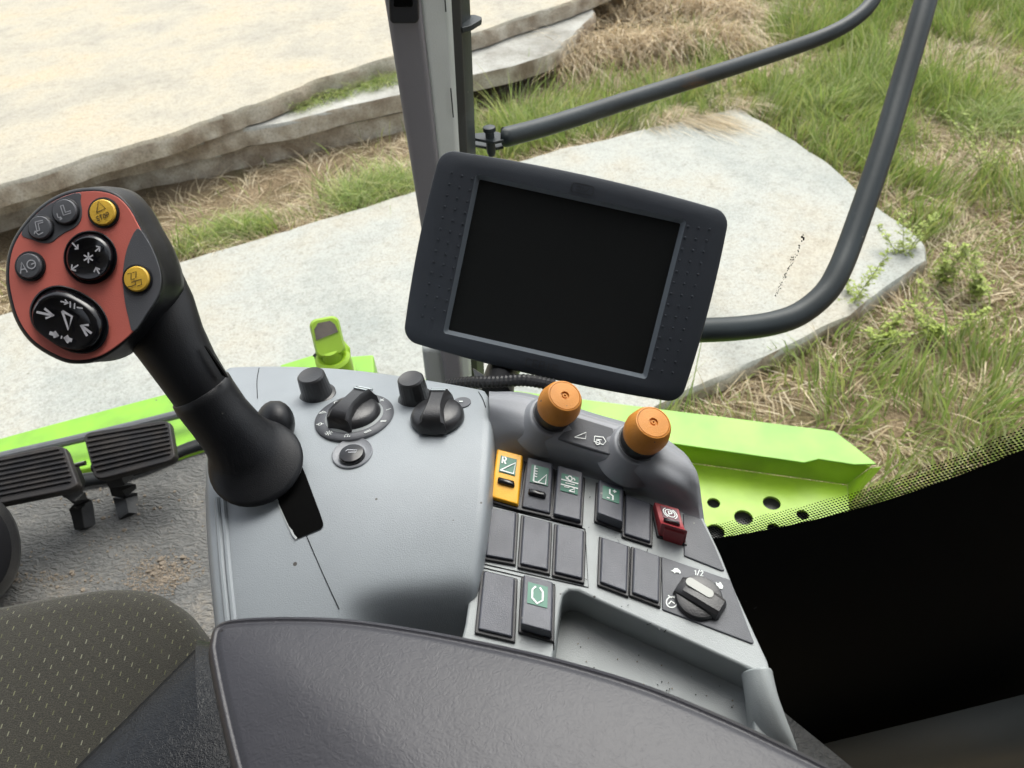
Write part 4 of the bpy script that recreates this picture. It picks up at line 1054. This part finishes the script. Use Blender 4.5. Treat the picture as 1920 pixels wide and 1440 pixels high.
class Quad:
    def __init__(s, q, h): s.c = [PB(x_, y_, h) for x_, y_ in q]; s.h = h
    def at(s, a_, b_, h=0): return (s.c[0]*(1-a_)+s.c[1]*a_)*(1-b_)+(s.c[3]*(1-a_)+s.c[2]*a_)*b_+nB*h
def zq(pts, x0, y0, k): return [(x0+a_/k, y0+b_/k) for a_, b_ in pts]
def bezel(Q, m_=.07):
    mb = MB(); e = -Q.h
    mb.prism([Q.at(-m_, -.035, e+.0022), Q.at(1+m_*.9, -.035, e+.0022), Q.at(1+m_*.9, 1.06, e+.0022), Q.at(-m_, 1.06, e+.0022)], -nB*.004, BLACK)
    return mb
def switch(q, prof, M, icon=None, lens=False, label=None, blank=False, plate=None, plateM=None, m_=.10):
    h = .0070 if not blank else .0045
    Q = Quad(q, h); mb = bezel(Q, m_); 
    sec = []
    ts = [0, .04]+[.1+.8*i/8 for i in range(9)]+[.96, 1.0]
    for t in ts:
        hh = np.interp(t, [a_ for a_, _ in prof], [b_ for _, b_ in prof])
        sec.append([Q.at(-.02, t, -h+.001), Q.at(0, t, hh-.0012), Q.at(.03, t, hh), Q.at(.97, t, hh), Q.at(1, t, hh-.0012), Q.at(1.02, t, -h+.001)])
    mb2 = MB(); mb2.rings(sec, M)
    bz = mb.build('rocker_switch' if not blank else 'blank_cover', con, bevel=.0008)
    if label: bz['label'] = label
    kp = mb2.build('rocker' if not blank else 'cap', bz, bevel=.0009, seg=2)
    hf = lambda t: float(np.interp(t, [a_ for a_, _ in prof], [b_ for _, b_ in prof]))
    if plate:
        a0, b0, a1, b1 = plate; mb = MB()
        mb.prism([Q.at(a0, b0, hf(b0)+.0006), Q.at(a1, b0, hf(b0)+.0006), Q.at(a1, b1, hf(b1)+.0006), Q.at(a0, b1, hf(b1)+.0006)], -nB*.0012, plateM or GICON)
        for s_ in icon or []:
            wd = .0009
            if isinstance(s_, tuple): wd, s_ = s_
            mb.ribbon([Q.at(a0+(a1-a0)*x_, b0+(b1-b0)*y_, hf(b0+(b1-b0)*y_)+.0011) for x_, y_ in s_], wd, nB, WHITE)
        mb.build('icon_plate', bz)
    if lens:
        mb = MB(); t = lens
        ol = rrect(.31, .055, .05, 5, 2)
        mb.rings([[Q.at(.5+x_*1.05, t-y_*1.1, hf(t)-.0005) for x_, y_ in ol], [Q.at(.5+x_, t-y_, hf(t)+.0018) for x_, y_ in ol], [Q.at(.5+x_*.8, t-y_*.6, hf(t)+.0028) for x_, y_ in ol]], GLOSSB); mb.build('lamp_window', bz, smooth=60)
    return Q, bz
Z5 = lambda *p_: zq(p_, 900, 830, 4.8)
Z4 = lambda *p_: zq(p_, 860, 920, 3.0)
TRI = [(.1, .92), (.95, .25), (.9, .92), (.1, .92)]
switch(Z5((155, 75), (385, 135), (340, 545), (95, 475)), [(0, .003), (.55, .0015), (1, -.0012)], YSW, [(.0012, s_) for s_ in word('R', .12, .08, .26, .4)]+[(.0012, TRI)], .66, 'yellow rocker switch', plate=(.18, .13, .80, .48))
switch(Z5((428, 148), (655, 208), (630, 612), (372, 552)), [(0, .003), (.55, .0), (1, -.003)], KEY, [(.0011, [(.2, .05), (.2, .95)]), (.0011, [(.2, .95), (.45, .95)]), [(.2, .2), (.38, .2)], [(.2, .35), (.38, .35)], [(.2, .5), (.38, .5)], [(.2, .65), (.38, .65)], (.0011, [(.45, .95), (.9, .4), (.88, .95), (.45, .95)])], .70, plate=(.20, .14, .86, .50))
switch(Z5((700, 222), (928, 285), (905, 690), (660, 630)), [(0, .003), (.55, -.0005), (.62, -.0008), (1, -.001)], KEY, [[(0, .38), (1, .38)], [(0, .66), (1, .66)], circ(.5, .2, .13, 10), [(.25, .15), (.35, .3)], [(.7, .12), (.8, .25)], (.0006, [(.25, .52), (.8, .5)]), (.0006, [(.2, .76), (.5, .74)]), [(.5, .92), (.8, .72), (.8, .92), (.5, .92)]], plate=(.18, .15, .84, .50))
switch(Z5((1068, 335), (1292, 402), (1280, 745), (1052, 662)), [(0, .001), (.55, .0025), (1, .005)], KEY, [(.0011, [(.42, .15), (.42, .5), (.62, .6), (.62, .92)]), [(.6, .22), (.82, .22)], [(.71, .1), (.71, .34)], [(.25, .85), (.42, .85)]], plate=(.18, .16, .84, .54))
BL = [(0, 0), (.5, 0), (1, 0)]
for q in (Z5((1310, 462), (1540, 545), (1535, 890), (1300, 815)), Z5((80, 580), (325, 625), (300, 1055), (50, 1010)), Z5((390, 650), (630, 710), (610, 1140), (360, 1085)), Z5((690, 730), (935, 785), (920, 1220), (670, 1160)), Z5((1095, 845), (1335, 925), (1320, 1340), (1080, 1250)), Z5((1385, 935), (1620, 1020), (1610, 1435), (1370, 1345)), Z4((140, 448), (315, 490), (300, 820), (108, 775))):
    switch(q, BL, KEY, blank=True)
switch(Z4((365, 478), (530, 520), (522, 812), (350, 765)), [(0, .002), (.55, .0025), (1, .005)], KEY, [(.0012, [(.4, .14), (.24, .32), (.24, .72), (.5, .92), (.76, .72), (.76, .32), (.6, .14)])], plate=(.17, .14, .84, .56))
# red parking brake switch
Q, bz = switch(Z5((1565, 548), (1790, 612), (1850, 870), (1620, 800)), [(0, .002), (.6, .004), (.85, .006), (1, .011)], RSW, [(.0006, circ(.5, .5, .30, 24)), (.0006, circ(.5, .5, .42, 12, 120, 240)), (.0006, circ(.5, .5, .42, 12, -60, 60))]+[(.0007, s_) for s_ in word('P', .38, .33, .26, .36)], .70, 'dark red parking brake switch', plate=(.22, .10, .86, .56), plateM=mat('dark_red_plate', (.10, .025, .04), .45))
mb = MB(); mb.prism([Q.at(.12, .97, .007), Q.at(.92, .97, .007), Q.at(.90, .99, -.009), Q.at(.14, .99, -.009)], (Q.at(.5, 1.08)-Q.at(.5, 1)), RSW); mb.build('front_skirt', bz, bevel=.0015)
# framing lines round the switch groups
mb = MB()
for loop in (Z5((20, 545), (945, 780), (975, 1305), (-30, 1080), (20, 545)), Z4((100, 425), (540, 530), (535, 900))):
    mb.ribbon([PB(*q) for q in loop], .0007, nB, VOID, .0004)
mb.build('panel_grooves', con)
# dial plates
mb = MB(); mb.prism([PB(*q, .0012) for q in Z4((1262, 125), (1365, 155), (1440, 310), (1497, 448), (1480, 450), (1268, 365))], -nB*.003, PLATE); mb.build('blank_faceplate', con, bevel=.0008)
mb = MB(); mb.prism([PB(*q, .0012) for q in Z4((1140, 368), (1530, 500), (1600, 690), (1662, 850), (1655, 862), (1145, 668))], -nB*.003, PLATE); fp = mb.build('dial_faceplate', con, bevel=.0008)
mb = MB()
for t_, wd in [(word('1', 1322, 448, 20, 28), .0006), (word('/', 1340, 448, 16, 28), .0006), (word('2', 1358, 452, 18, 28), .0006)]:
    for s_ in t_: mb.ribbon([PB(*q, .0014) for q in zq(s_, 860, 920, 3)], wd, nB, WHITE, .0003)
for s_ in (circ(1198, 628, 30, 20), [(1178, 590), (1195, 602), (1212, 596), (1222, 612)], [(1180, 640), (1195, 622), (1215, 636)]): mb.ribbon([PB(*q, .0014) for q in zq(s_, 860, 920, 3)], .0008, nB, WHITE, .0003)
# tortoise and hare silhouettes
mb.add([PB(*q, .0018) for q in zq([(1192, 450), (1204, 447), (1214, 436), (1230, 436), (1246, 450), (1250, 462), (1243, 468), (1240, 461), (1222, 459), (1214, 466), (1210, 457)], 860, 920, 3)], [list(range(11))], WHITE)
mb.add([PB(*q, .0018) for q in zq([(1446, 512), (1456, 522), (1470, 518), (1462, 514), (1474, 514), (1480, 526), (1488, 536), (1484, 552), (1468, 550), (1460, 538), (1450, 530)], 860, 920, 3)], [list(range(11))], WHITE)
mb.build('dial_marks', fp)
# throttle dial
dc_ = PB(1309, 1124); mb = MB()
mb.lathe(dc_+nB*.0012, nB, [(.0152, 0), (.0152, .002), (.0143, .0034), (.011, .0042), (.0003, .0044)], KNOB, 48)
ld = (PB(1362, 1140)-PB(1276, 1088)).normalized(); sd2 = nB.cross(ld)
bar = []
for t, ww, hh in ((-.0152, .0050, .002), (-.0146, .0060, .0062), (-.010, .0067, .0082), (.0, .0069, .0090), (.010, .0069, .0090), (.0152, .0062, .0084), (.0168, .0050, .003)):
    q = dc_+ld*t; bar.append([q-sd2*ww*1.2+nB*.002, q-sd2*ww+nB*hh*.8, q-sd2*ww*.62+nB*hh, q+sd2*ww*.62+nB*hh, q+sd2*ww+nB*hh*.8, q+sd2*ww*1.2+nB*.002])
mb.rings(bar, KNOB); dk_ = mb.build('throttle_dial', con, bevel=.0012, seg=3, smooth=38)
mb = MB(); pc = PB(1318, 1082, .0165); o_ = rrect(.0105, .0034, .0032, 5, 2)
mb.prism([dc_+nB*.0096+ld*(x_*.9-.002)+sd2*(y_*.85+.0030*(1 if sd2.dot(UV) > 0 else -1)) for x_, y_ in o_], -nB*.003, mat('pointer_grey', (.40, .41, .38), .5)); mb.build('pointer', dk_)

# storage tray below the panel
zt = -.030
mb = MB(); mb.prism([PB(*q, zt) for q in ((1015, 1110), (1078, 1085), (1415, 1222), (1440, 1275), (1480, 1420), (1250, 1420), (1000, 1300))], -nB*.01, LGREY); mb.build('tray_floor', con)
mb = MB()
hs = crom([PB(1418, 1258, -.004), PB(1424, 1290, -.006), PB(1432, 1325, -.010), PB(1444, 1368, -.018), PB(1456, 1410, -.03)], 4)
mb.tube(hs, [.0085]*len(hs), LGREY, 14, flat=1.6); mb.prism([PB(1404, 1258, -.012), PB(1432, 1254, -.012), PB(1470, 1400, -.012), PB(1418, 1400, -.012)], -nB*.06, LGREY)
mb.build('tray_end', con, bevel=.003)
# hair, chaff and dust caught on the switch panel
mb = MB(); rr = random.Random(21)
for _ in range(70):
    qx, qy = rr.uniform(905, 1420), rr.uniform(880, 1230)
    if qy < 880+(qx-905)*.25 or qy > 1100+(qx-1050)*.42: continue
    a_ = rr.uniform(0, 3.14); L_ = rr.uniform(1, 7); cv = rr.uniform(-2, 2)
    mb.ribbon([PB(qx+L_*t*math.cos(a_)+cv*t*t, qy+L_*t*math.sin(a_)-cv*t*t, .0009) for t in (0, .35, .7, 1)], rr.uniform(.0003, .0006), nB, VOID if rr.random() < .8 else PLATE)
for _ in range(26):
    qx = rr.uniform(1080, 1405); qy = 1185+(qx-1080)*.33+rr.uniform(0, 60); c = PB(qx, qy, zt+.0006); s_ = rr.uniform(.0002, .0006)
    mb.prism([c+Vector((s_*math.cos(k), s_*math.sin(k), 0)) for k in (0, 1.1, 2.3, 3.4, 4.6)], nB*.0004, VOID if rr.random() < .6 else MUD)
o = mb.build('chaff', loc=PB(1150, 1050)); tag(o, 'hairs, chaff and specks of dust lying on the switch panel', 'dust', kind='stuff')
# dark side skirt of the console down to the floor on the window side
mb = MB(); q = [PB(*k, -.03) for k in ((1290, 880), (1316, 985), (1440, 1255), (1470, 1420), (1100, 1420), (880, 1000), (915, 760))]
mb.prism([k-nB*.04 for k in q], (0, 0, -.5), BLACK); mb.build('pedestal', con)

# black rounded lever boss behind the joystick
bp_ = PA(520, 800); mb = MB()
mb.ball(P(516, 795, .560), (.0152, .020, .018), JOY, 12, (RV, (ray(516, 795)).normalized(), -UV)); mb.build('lever_boss', con, smooth=80)

# ================================================================== JOYSTICK
jd = .46
JC = P(155, 520, jd); jv = -DV
jx = (RV-jv*RV.dot(jv)).normalized(); jy = jv.cross(jx); S = jd/F
def J(qx, qy, back=0, dx=0, dy=0):                              # photo px on the face plane, depth behind it
    return P(qx+dx, qy+dy, jd+back)
joy = thing('joystick', 'black multifunction joystick with red button face on the console', 'joystick', PA(480, 865))
fo_ = cpx([(p_[0]/3, 320+p_[1]/3) for p_ in [(45, 580), (62, 450), (120, 335), (230, 212), (370, 132), (520, 108), (640, 130), (722, 200), (790, 320), (860, 450), (905, 600), (890, 700), (820, 820), (720, 940), (570, 1045), (420, 1072), (300, 1035), (180, 955), (100, 840), (58, 700)]], 5, True)
fcx = sum(p_[0] for p_ in fo_)/len(fo_); fcy = sum(p_[1] for p_ in fo_)/len(fo_)
def ringJ(sc, back, dx=0, dy=0): return [J(fcx+(a_-fcx)*sc+dx, fcy+(b_-fcy)*sc+dy, back) for a_, b_ in fo_]
mb = MB(); mb.rings([ringJ(.985, .0005), ringJ(1.0, .0005), ringJ(1.02, .0015), ringJ(1.03, .004, 0, 0), ringJ(1.03, .009, 6, 0), ringJ(1.03, .016, 20, -2), ringJ(1.02, .024, 34, -2), ringJ(.98, .033, 46, 4), ringJ(.86, .041, 56, 10), ringJ(.6, .046, 60, 14), ringJ(.2, .048, 62, 16)], JOY)
mb.build('head', joy, smooth=60)
# face: red plate with two darker inlays
def fplate(pts, name, M, h, th=.0012):
    mb = MB(); mb.prism([J(a_, b_, -h) for a_, b_ in pts], -jv*th, M); return mb.build(name, joy, bevel=.0003)
z1 = lambda pts: [(a_/3, 320+b_/3) for a_, b_ in pts]
red_o = [(fcx+(a_-fcx)*.985, fcy+(b_-fcy)*.985) for a_, b_ in fo_]
fplate(red_o, 'red_faceplate', RED, .0006)
fplate(cpx(z1([(118, 358), (170, 280), (250, 205), (350, 148), (447, 124), (452, 170), (460, 230), (452, 280), (420, 320), (370, 345), (325, 375), (290, 402), (240, 408), (180, 388)]), 3, True), 'upper_inlay', PLATE, .0010)
fplate(cpx(z1([(770, 325), (815, 370), (868, 470), (903, 590), (890, 695), (830, 795), (750, 905), (722, 830), (700, 730), (690, 620), (696, 520), (720, 420)]), 3, True), 'side_inlay', PLATE, .0010)
def jbutton(cx_, cy_, r, M, icon, pm, name='button', wd=.0009, ringr=1.18, h=.0035, label=None):
    X_, Y_ = z1([(cx_, cy_)])[0]; rr_ = r/3*S; c = J(X_, Y_)
    mb = MB(); mb.lathe(c, jv, [(rr_*ringr, 0), (rr_*ringr, .0018), (rr_*1.05, .0022), (rr_*1.02, .0012), (rr_, .0012), (rr_*.98, h-.0008), (rr_*.90, h), (rr_*.3, h+.0003), (.0002, h+.0003)], M, 44, mats=[JOY, JOY, JOY, JOY, M, M, M, M])
    b_ = mb.build(name, joy, smooth=30)
    if label: b_['label'] = label
    mb = MB()
    for s_ in icon: mb.ribbon([c+jx*(x_*rr_)-jy*(y_*rr_)+jv*(h+.0006) for x_, y_ in s_], wd, jv, pm)
    if icon: mb.build('symbol', b_)
def rot(pts, d, ox=0, oy=0): 
    c_, s_ = math.cos(R(d)), math.sin(R(d)); return [(x_*c_-y_*s_+ox, x_*s_+y_*c_+oy) for x_, y_ in pts]
jbutton(590, 240, 74, YEL, [rot([(-.35, -.05), (.1, -.75), (.38, -.05), (-.35, -.05)], -25, 0, -.05)]+[rot(s_, -22, 0, 0) for s_ in word('STOP', -.52, .2, .2, .34, 1.32)], DPRINT, wd=.0006, label='yellow stop button')
jbutton(780, 612, 72, YEL, [rot([(-.5, -.5), (-.2, -.5), (-.35, .0), (-.05, .0)], -15), rot([(-.1, -.5), (.2, -.5), (.05, -.05)], -15), rot([(-.35, .25), (-.05, .15), (-.05, .45), (-.4, .55)], -10), rot([(-.1, .2), (.45, .1), (.45, .5), (.1, .6)], -5), [(-.6, .65), (-.3, .6)]], DPRINT, wd=.0006, label='yellow symbol button')
Ls_ = [(-.3, -.55), (-.02, -.55), (-.02, .2), (.5, .2), (.5, .42), (-.3, .42), (-.3, -.55)]
jbutton(378, 235, 70, PLATE, [rot([(x_*.8+.15, y_*.8) for x_, y_ in Ls_], -18), [(-.5, .2), (-.42, .5), (-.1, .62)], [(-.25, .45), (-.1, .62), (-.28, .72)]], GPRINT, ringr=1.1, wd=.0006)
jbutton(240, 325, 66, PLATE, [rot([(x_*.8+.05, -y_*.8-.15) for x_, y_ in Ls_], -12), [(-.3, .35), (.0, .65), (.4, .45)], [(-.35, .6), (-.3, .35), (-.05, .35)]], GPRINT, ringr=1.1, wd=.0006)
jbutton(178, 540, 72, PLATE, [rot(s_, -12) for s_ in word('A', -.65, -.35, .55, .85)]+[circ(.3, -.1, .33), [(.3, -.1), (.55, -.2)]], GPRINT, wd=.0007)
# round four-way rocker and the egg-shaped big rocker
def rocker(ol, name, h, icons, wd, pit, shx, shy):
    cx_ = sum(a_ for a_, _ in ol)/len(ol); cy_ = sum(b_ for _, b_ in ol)/len(ol)
    def rg(sc, hh, dx=0, dy=0): return [J(cx_+(a_-cx_)*sc+dx, cy_+(b_-cy_)*sc+dy, -hh) for a_, b_ in ol]
    mb = MB(); mb.rings([rg(1.0, .0005), rg(1.0, .0022), rg(.965, .0028), rg(.93, .0014)], JOY)
    mb.rings([rg(.90, .0012), rg(.88, h, shx*.4, shy*.4), rg(.82, h+.0022, shx*.7, shy*.7), rg(.76, h+.003, shx, shy), rg(.70, h+.0026, shx, shy), rg(.45, h+.0012, shx, shy), rg(.15, h+.0006, shx, shy), rg(.01, h+.0006, shx, shy)], GLOSSB)
    b_ = mb.build(name, joy, smooth=45)
    mb = MB()
    for s_ in icons:
        ww = wd
        if isinstance(s_, tuple): ww, s_ = s_
        mb.ribbon([J(*z1([q])[0], -(h+.0036)) for q in s_], ww, jv, mat('rocker_print', (.45, .45, .48), .5))
    mb.build('symbol', b_)
o_ = z1(circ(508, 488, 152, 40)[:-1])
ic = [rot([(0, -30), (0, 30)], d, 497, 490) for d in (0, 60, 120)]+[[(405, 405), (438, 440)], [(420, 440), (438, 440), (438, 415)], [(535, 455), (562, 430)], [(540, 425), (562, 430), (558, 455)], [(440, 530), (402, 556)], [(405, 528), (402, 556), (428, 562)], [(558, 580), (540, 545)], [(528, 570), (540, 545), (562, 556)]]
rocker(o_, 'four_way_rocker', .0030, ic, .0009, 0, -4, 1)
egg = z1(cpx([(165, 800), (180, 735), (230, 675), (310, 645), (390, 655), (470, 690), (550, 745), (600, 820), (612, 890), (590, 960), (540, 1010), (460, 1030), (370, 1010), (270, 950), (190, 880)], 4, True))
ic = [(.0015, [(205, 795), (300, 815)]), (.0015, [(250, 775), (300, 815), (255, 830)]), (.0015, [(350, 790), (405, 820), (385, 895), (350, 790)]), (.0015, [(515, 915), (455, 870)]), (.0015, [(490, 930), (455, 870), (500, 868)]),
      [(340, 735), (385, 745)], [(365, 725), (385, 745), (360, 752)], [(395, 735), (395, 770)], [(420, 745), (418, 778)], [(465, 775), (432, 768)], (.0022, [(278, 912), (325, 928)]), (.0018, [(305, 905), (325, 928), (300, 935)]), (.0022, [(405, 955), (365, 940)]), (.0018, [(385, 930), (365, 940), (385, 968)]), (.0018, [(342, 936), (350, 938)])]
rocker(egg, 'main_rocker', .0035, ic, .0008, 0, -12, 6)
# neck, collar and bell-shaped boot
def jr(cx_, cy_, d, a_, b_, nvec, k=36):
    c = P(cx_, cy_, d); n_ = nvec.normalized(); u_ = (n_.cross(ray(cx_, cy_))).normalized(); v_ = n_.cross(u_)
    return [c+u_*(a_*math.cos(2*math.pi*i/k))+v_*(b_*math.sin(2*math.pi*i/k)) for i in range(k)]
ax1 = (P(377, 730, .505)-P(300, 615, .485)); sc_ = .5/F
mb = MB(); mb.rings([jr(262, 530, .494, 76*sc_, .016, ax1), jr(294, 590, .495, 73*sc_, .019, ax1), jr(322, 643, .498, 63*sc_, .0195, ax1), jr(350, 690, .503, 58*sc_, .0195, ax1), jr(377, 731, .508, 56*sc_, .0195, ax1), jr(383, 741, .509, 54*sc_, .0185, ax1)], JOY)
mb.build('grip', joy, smooth=60)
ax2 = P(470, 860, .53)-P(385, 745, .508)
nb = nA(PA(480, 865)); nq = -(nb*.72-ray(480, 865).normalized()*.5)
mb = MB(); mb.rings([jr(376, 729, .5085, 57*sc_, .0200, ax2), jr(377, 731, .5085, 59.5*sc_, .0208, ax2), jr(385, 745, .510, 60*sc_, .0210, ax2), jr(410, 779, .515, 59*sc_, .0205, ax2), jr(434, 808, .518, 61*sc_, .021, ax2), jr(449, 826, .520, 65*sc_, .0225, nq), jr(460, 840, .5215, 72*sc_, .0250, nq), jr(469, 852, .5225, 81*sc_, .0285, nq), jr(476, 861, .5230, 88*sc_, .0312, nq), jr(480, 867, .5235, 91*sc_, .0325, nq), jr(481, 869, .5245, 91*sc_, .0325, nq), jr(482, 870, .530, 78*sc_, .027, nq)], JOY)
mb.build('boot', joy, smooth=60)
mb = MB(); mb.prism([P(382, 648, .487), P(388, 655, .487), P(420, 700, .492), P(424, 708, .493), P(416, 704, .494)], DV*.004, VOID); mb.build('trigger_slot', joy)

# ================================================================== MONITOR
md_ = .70
MC = P(1054, 521, md_); mn = (EYE-MC).normalized()
ca, sa = math.cos(R(12.6)), math.sin(R(12.6))
mx_ = (RV*ca-UV*sa); mx_ = (mx_-mn*mx_.dot(mn)).normalized(); my_ = mn.cross(mx_); MS = (MC-EYE).length/F
def Mo(x_, y_, h=0): return MC+mx_*(x_*MS)+my_*(y_*MS)+mn*h
mon = thing('monitor', 'black terminal monitor with dark blank screen on the console', 'monitor', Mo(0, -190, -.05))
def mr(hw, hh, r, h, bx=0, by=0): return [Mo(x_, y_, h) for x_, y_ in rrect(hw, hh, r, 7, 10, bx, by)]
mb = MB()
mb.rings([mr(228, 154, 28, -.034, 4, 6), mr(261, 176, 31, -.026, 5, 8), mr(270, 181, 32, -.012, 5, 8), mr(272, 182, 32, -.004, 5, 8), mr(270, 180, 31, -.0008, 5, 8), mr(265, 175, 29, .0008, 5, 8), mr(235, 160, 25, .0016, 4, 6), mr(196, 149, 6, .0012, 0, 0)], BEZ, cap0=True, cap1=False)
for sgn in (-1, 1):
    for i in range(14):
        for j in range(3):
            y_ = 142-i*20.6-(j*1.5); x_ = sgn*(240-j*19.5+ (2 if i % 2 else -2)*0)
            if sgn < 0 and i == 13 and j == 2: continue
            mb.ball(Mo(x_, y_, .0012), (.0012, .0012, .0012), BEZ, 5, (mx_, my_, mn))
mb.build('bezel', mon, smooth=40)
mb = MB(); mb.rings([mr(196, 149, 6, .0012), mr(188.5, 142, 3, -.0055)], CHAM, cap0=False, cap1=False); mb.build('screen_surround', mon)
mb = MB(); mb.prism(mr(189, 142.5, 3, -.0052), -mn*.004, SCREEN); mb.build('screen', mon)
mb = MB()
for s_ in word('CEBIS', -31, -160, 11, -15, 1.15): mb.ribbon([Mo(x_, y_-0, .0018) for x_, y_ in [(a_, b_-0) for a_, b_ in s_]], .0014, mn, BEZE)
mb.build('embossed_lettering', mon); mb = MB()
lg = [(x_+0, y_+163) for x_, y_ in rrect(20, 8, 4, 4, 2)]
mb.ribbon([Mo(x_, y_, .0019) for x_, y_ in lg+lg[:1]], .0009, mn, BEZE)
for s_ in ([(-12, 166), (-4, 166)], [(0, 159), (0, 167), (6, 159), (12, 167)], [(-12, 160), (-4, 160), (-4, 166)]): mb.ribbon([Mo(x_, y_, .0019) for x_, y_ in s_], .0009, mn, BEZE)
mb.build('embossed_emblem', mon)
mb = MB(); mb.tube(crom([Mo(-40, -120, -.03), Mo(-60, -170, -.06), P(940, 700, .74), P(930, 745, .70)], 5), .016, BLACK, 16)
mb.prism([P(886, 690, .80), P(925, 715, .76), P(930, 745, .74), P(896, 735, .76)], DV*.03, BLACK); mb.build('support_arm', mon, bevel=.003)
# corrugated cable
mb = MB(); pts = crom([P(840, 722, .72), P(880, 717, .70), P(930, 716, .685), (P(985, 713, .68)), P(1040, 722, .68)], 14)
mb.tube(pts, [.0052+.0007*(i % 2) for i in range(len(pts))], BLACK, 12)
o = mb.build('cable_hose', loc=pts[20].copy(), smooth=20); tag(o, 'black corrugated cable hose under the monitor behind the console', 'cable')

# ================================================================== UNSEEN CAB SHELL above and behind the viewer, added to dim the interior
mb = MB(); mb.prism([Vector(q) for q in ((-2.0, .34, H+.60), (.75, .34, H+.60), (.75, -1.0, H+.60), (-2.0, -1.0, H+.60))], (0, 0, .12), mat('unseen_roof_lining', (.30, .30, .29), .9))  # unseen roof, front edge set back to let sky light reach the console
tag(mb.build('unseen_cab_roof', loc=Vector((0, 0, H+.60))), kind='structure')
mb = MB(); mb.prism([Vector(q) for q in ((-2.0, -.98, zf), (.75, -.98, zf), (.75, -.98, H+.58), (-2.0, -.98, H+.58))], (0, -.08, 0), mat('unseen_wall_lining', (.10, .10, .10), .9))
mb.prism([Vector(q) for q in ((.75, -.98, zf), (.75, .02, zf), (.75, .02, H+.58), (.75, -.98, H+.58))], (.08, 0, 0), MATS['unseen_wall_lining'])  # side panel added to keep the sky's reflection off the monitor
tag(mb.build('unseen_cab_walls', loc=Vector((0, -.98, zf))), kind='structure')
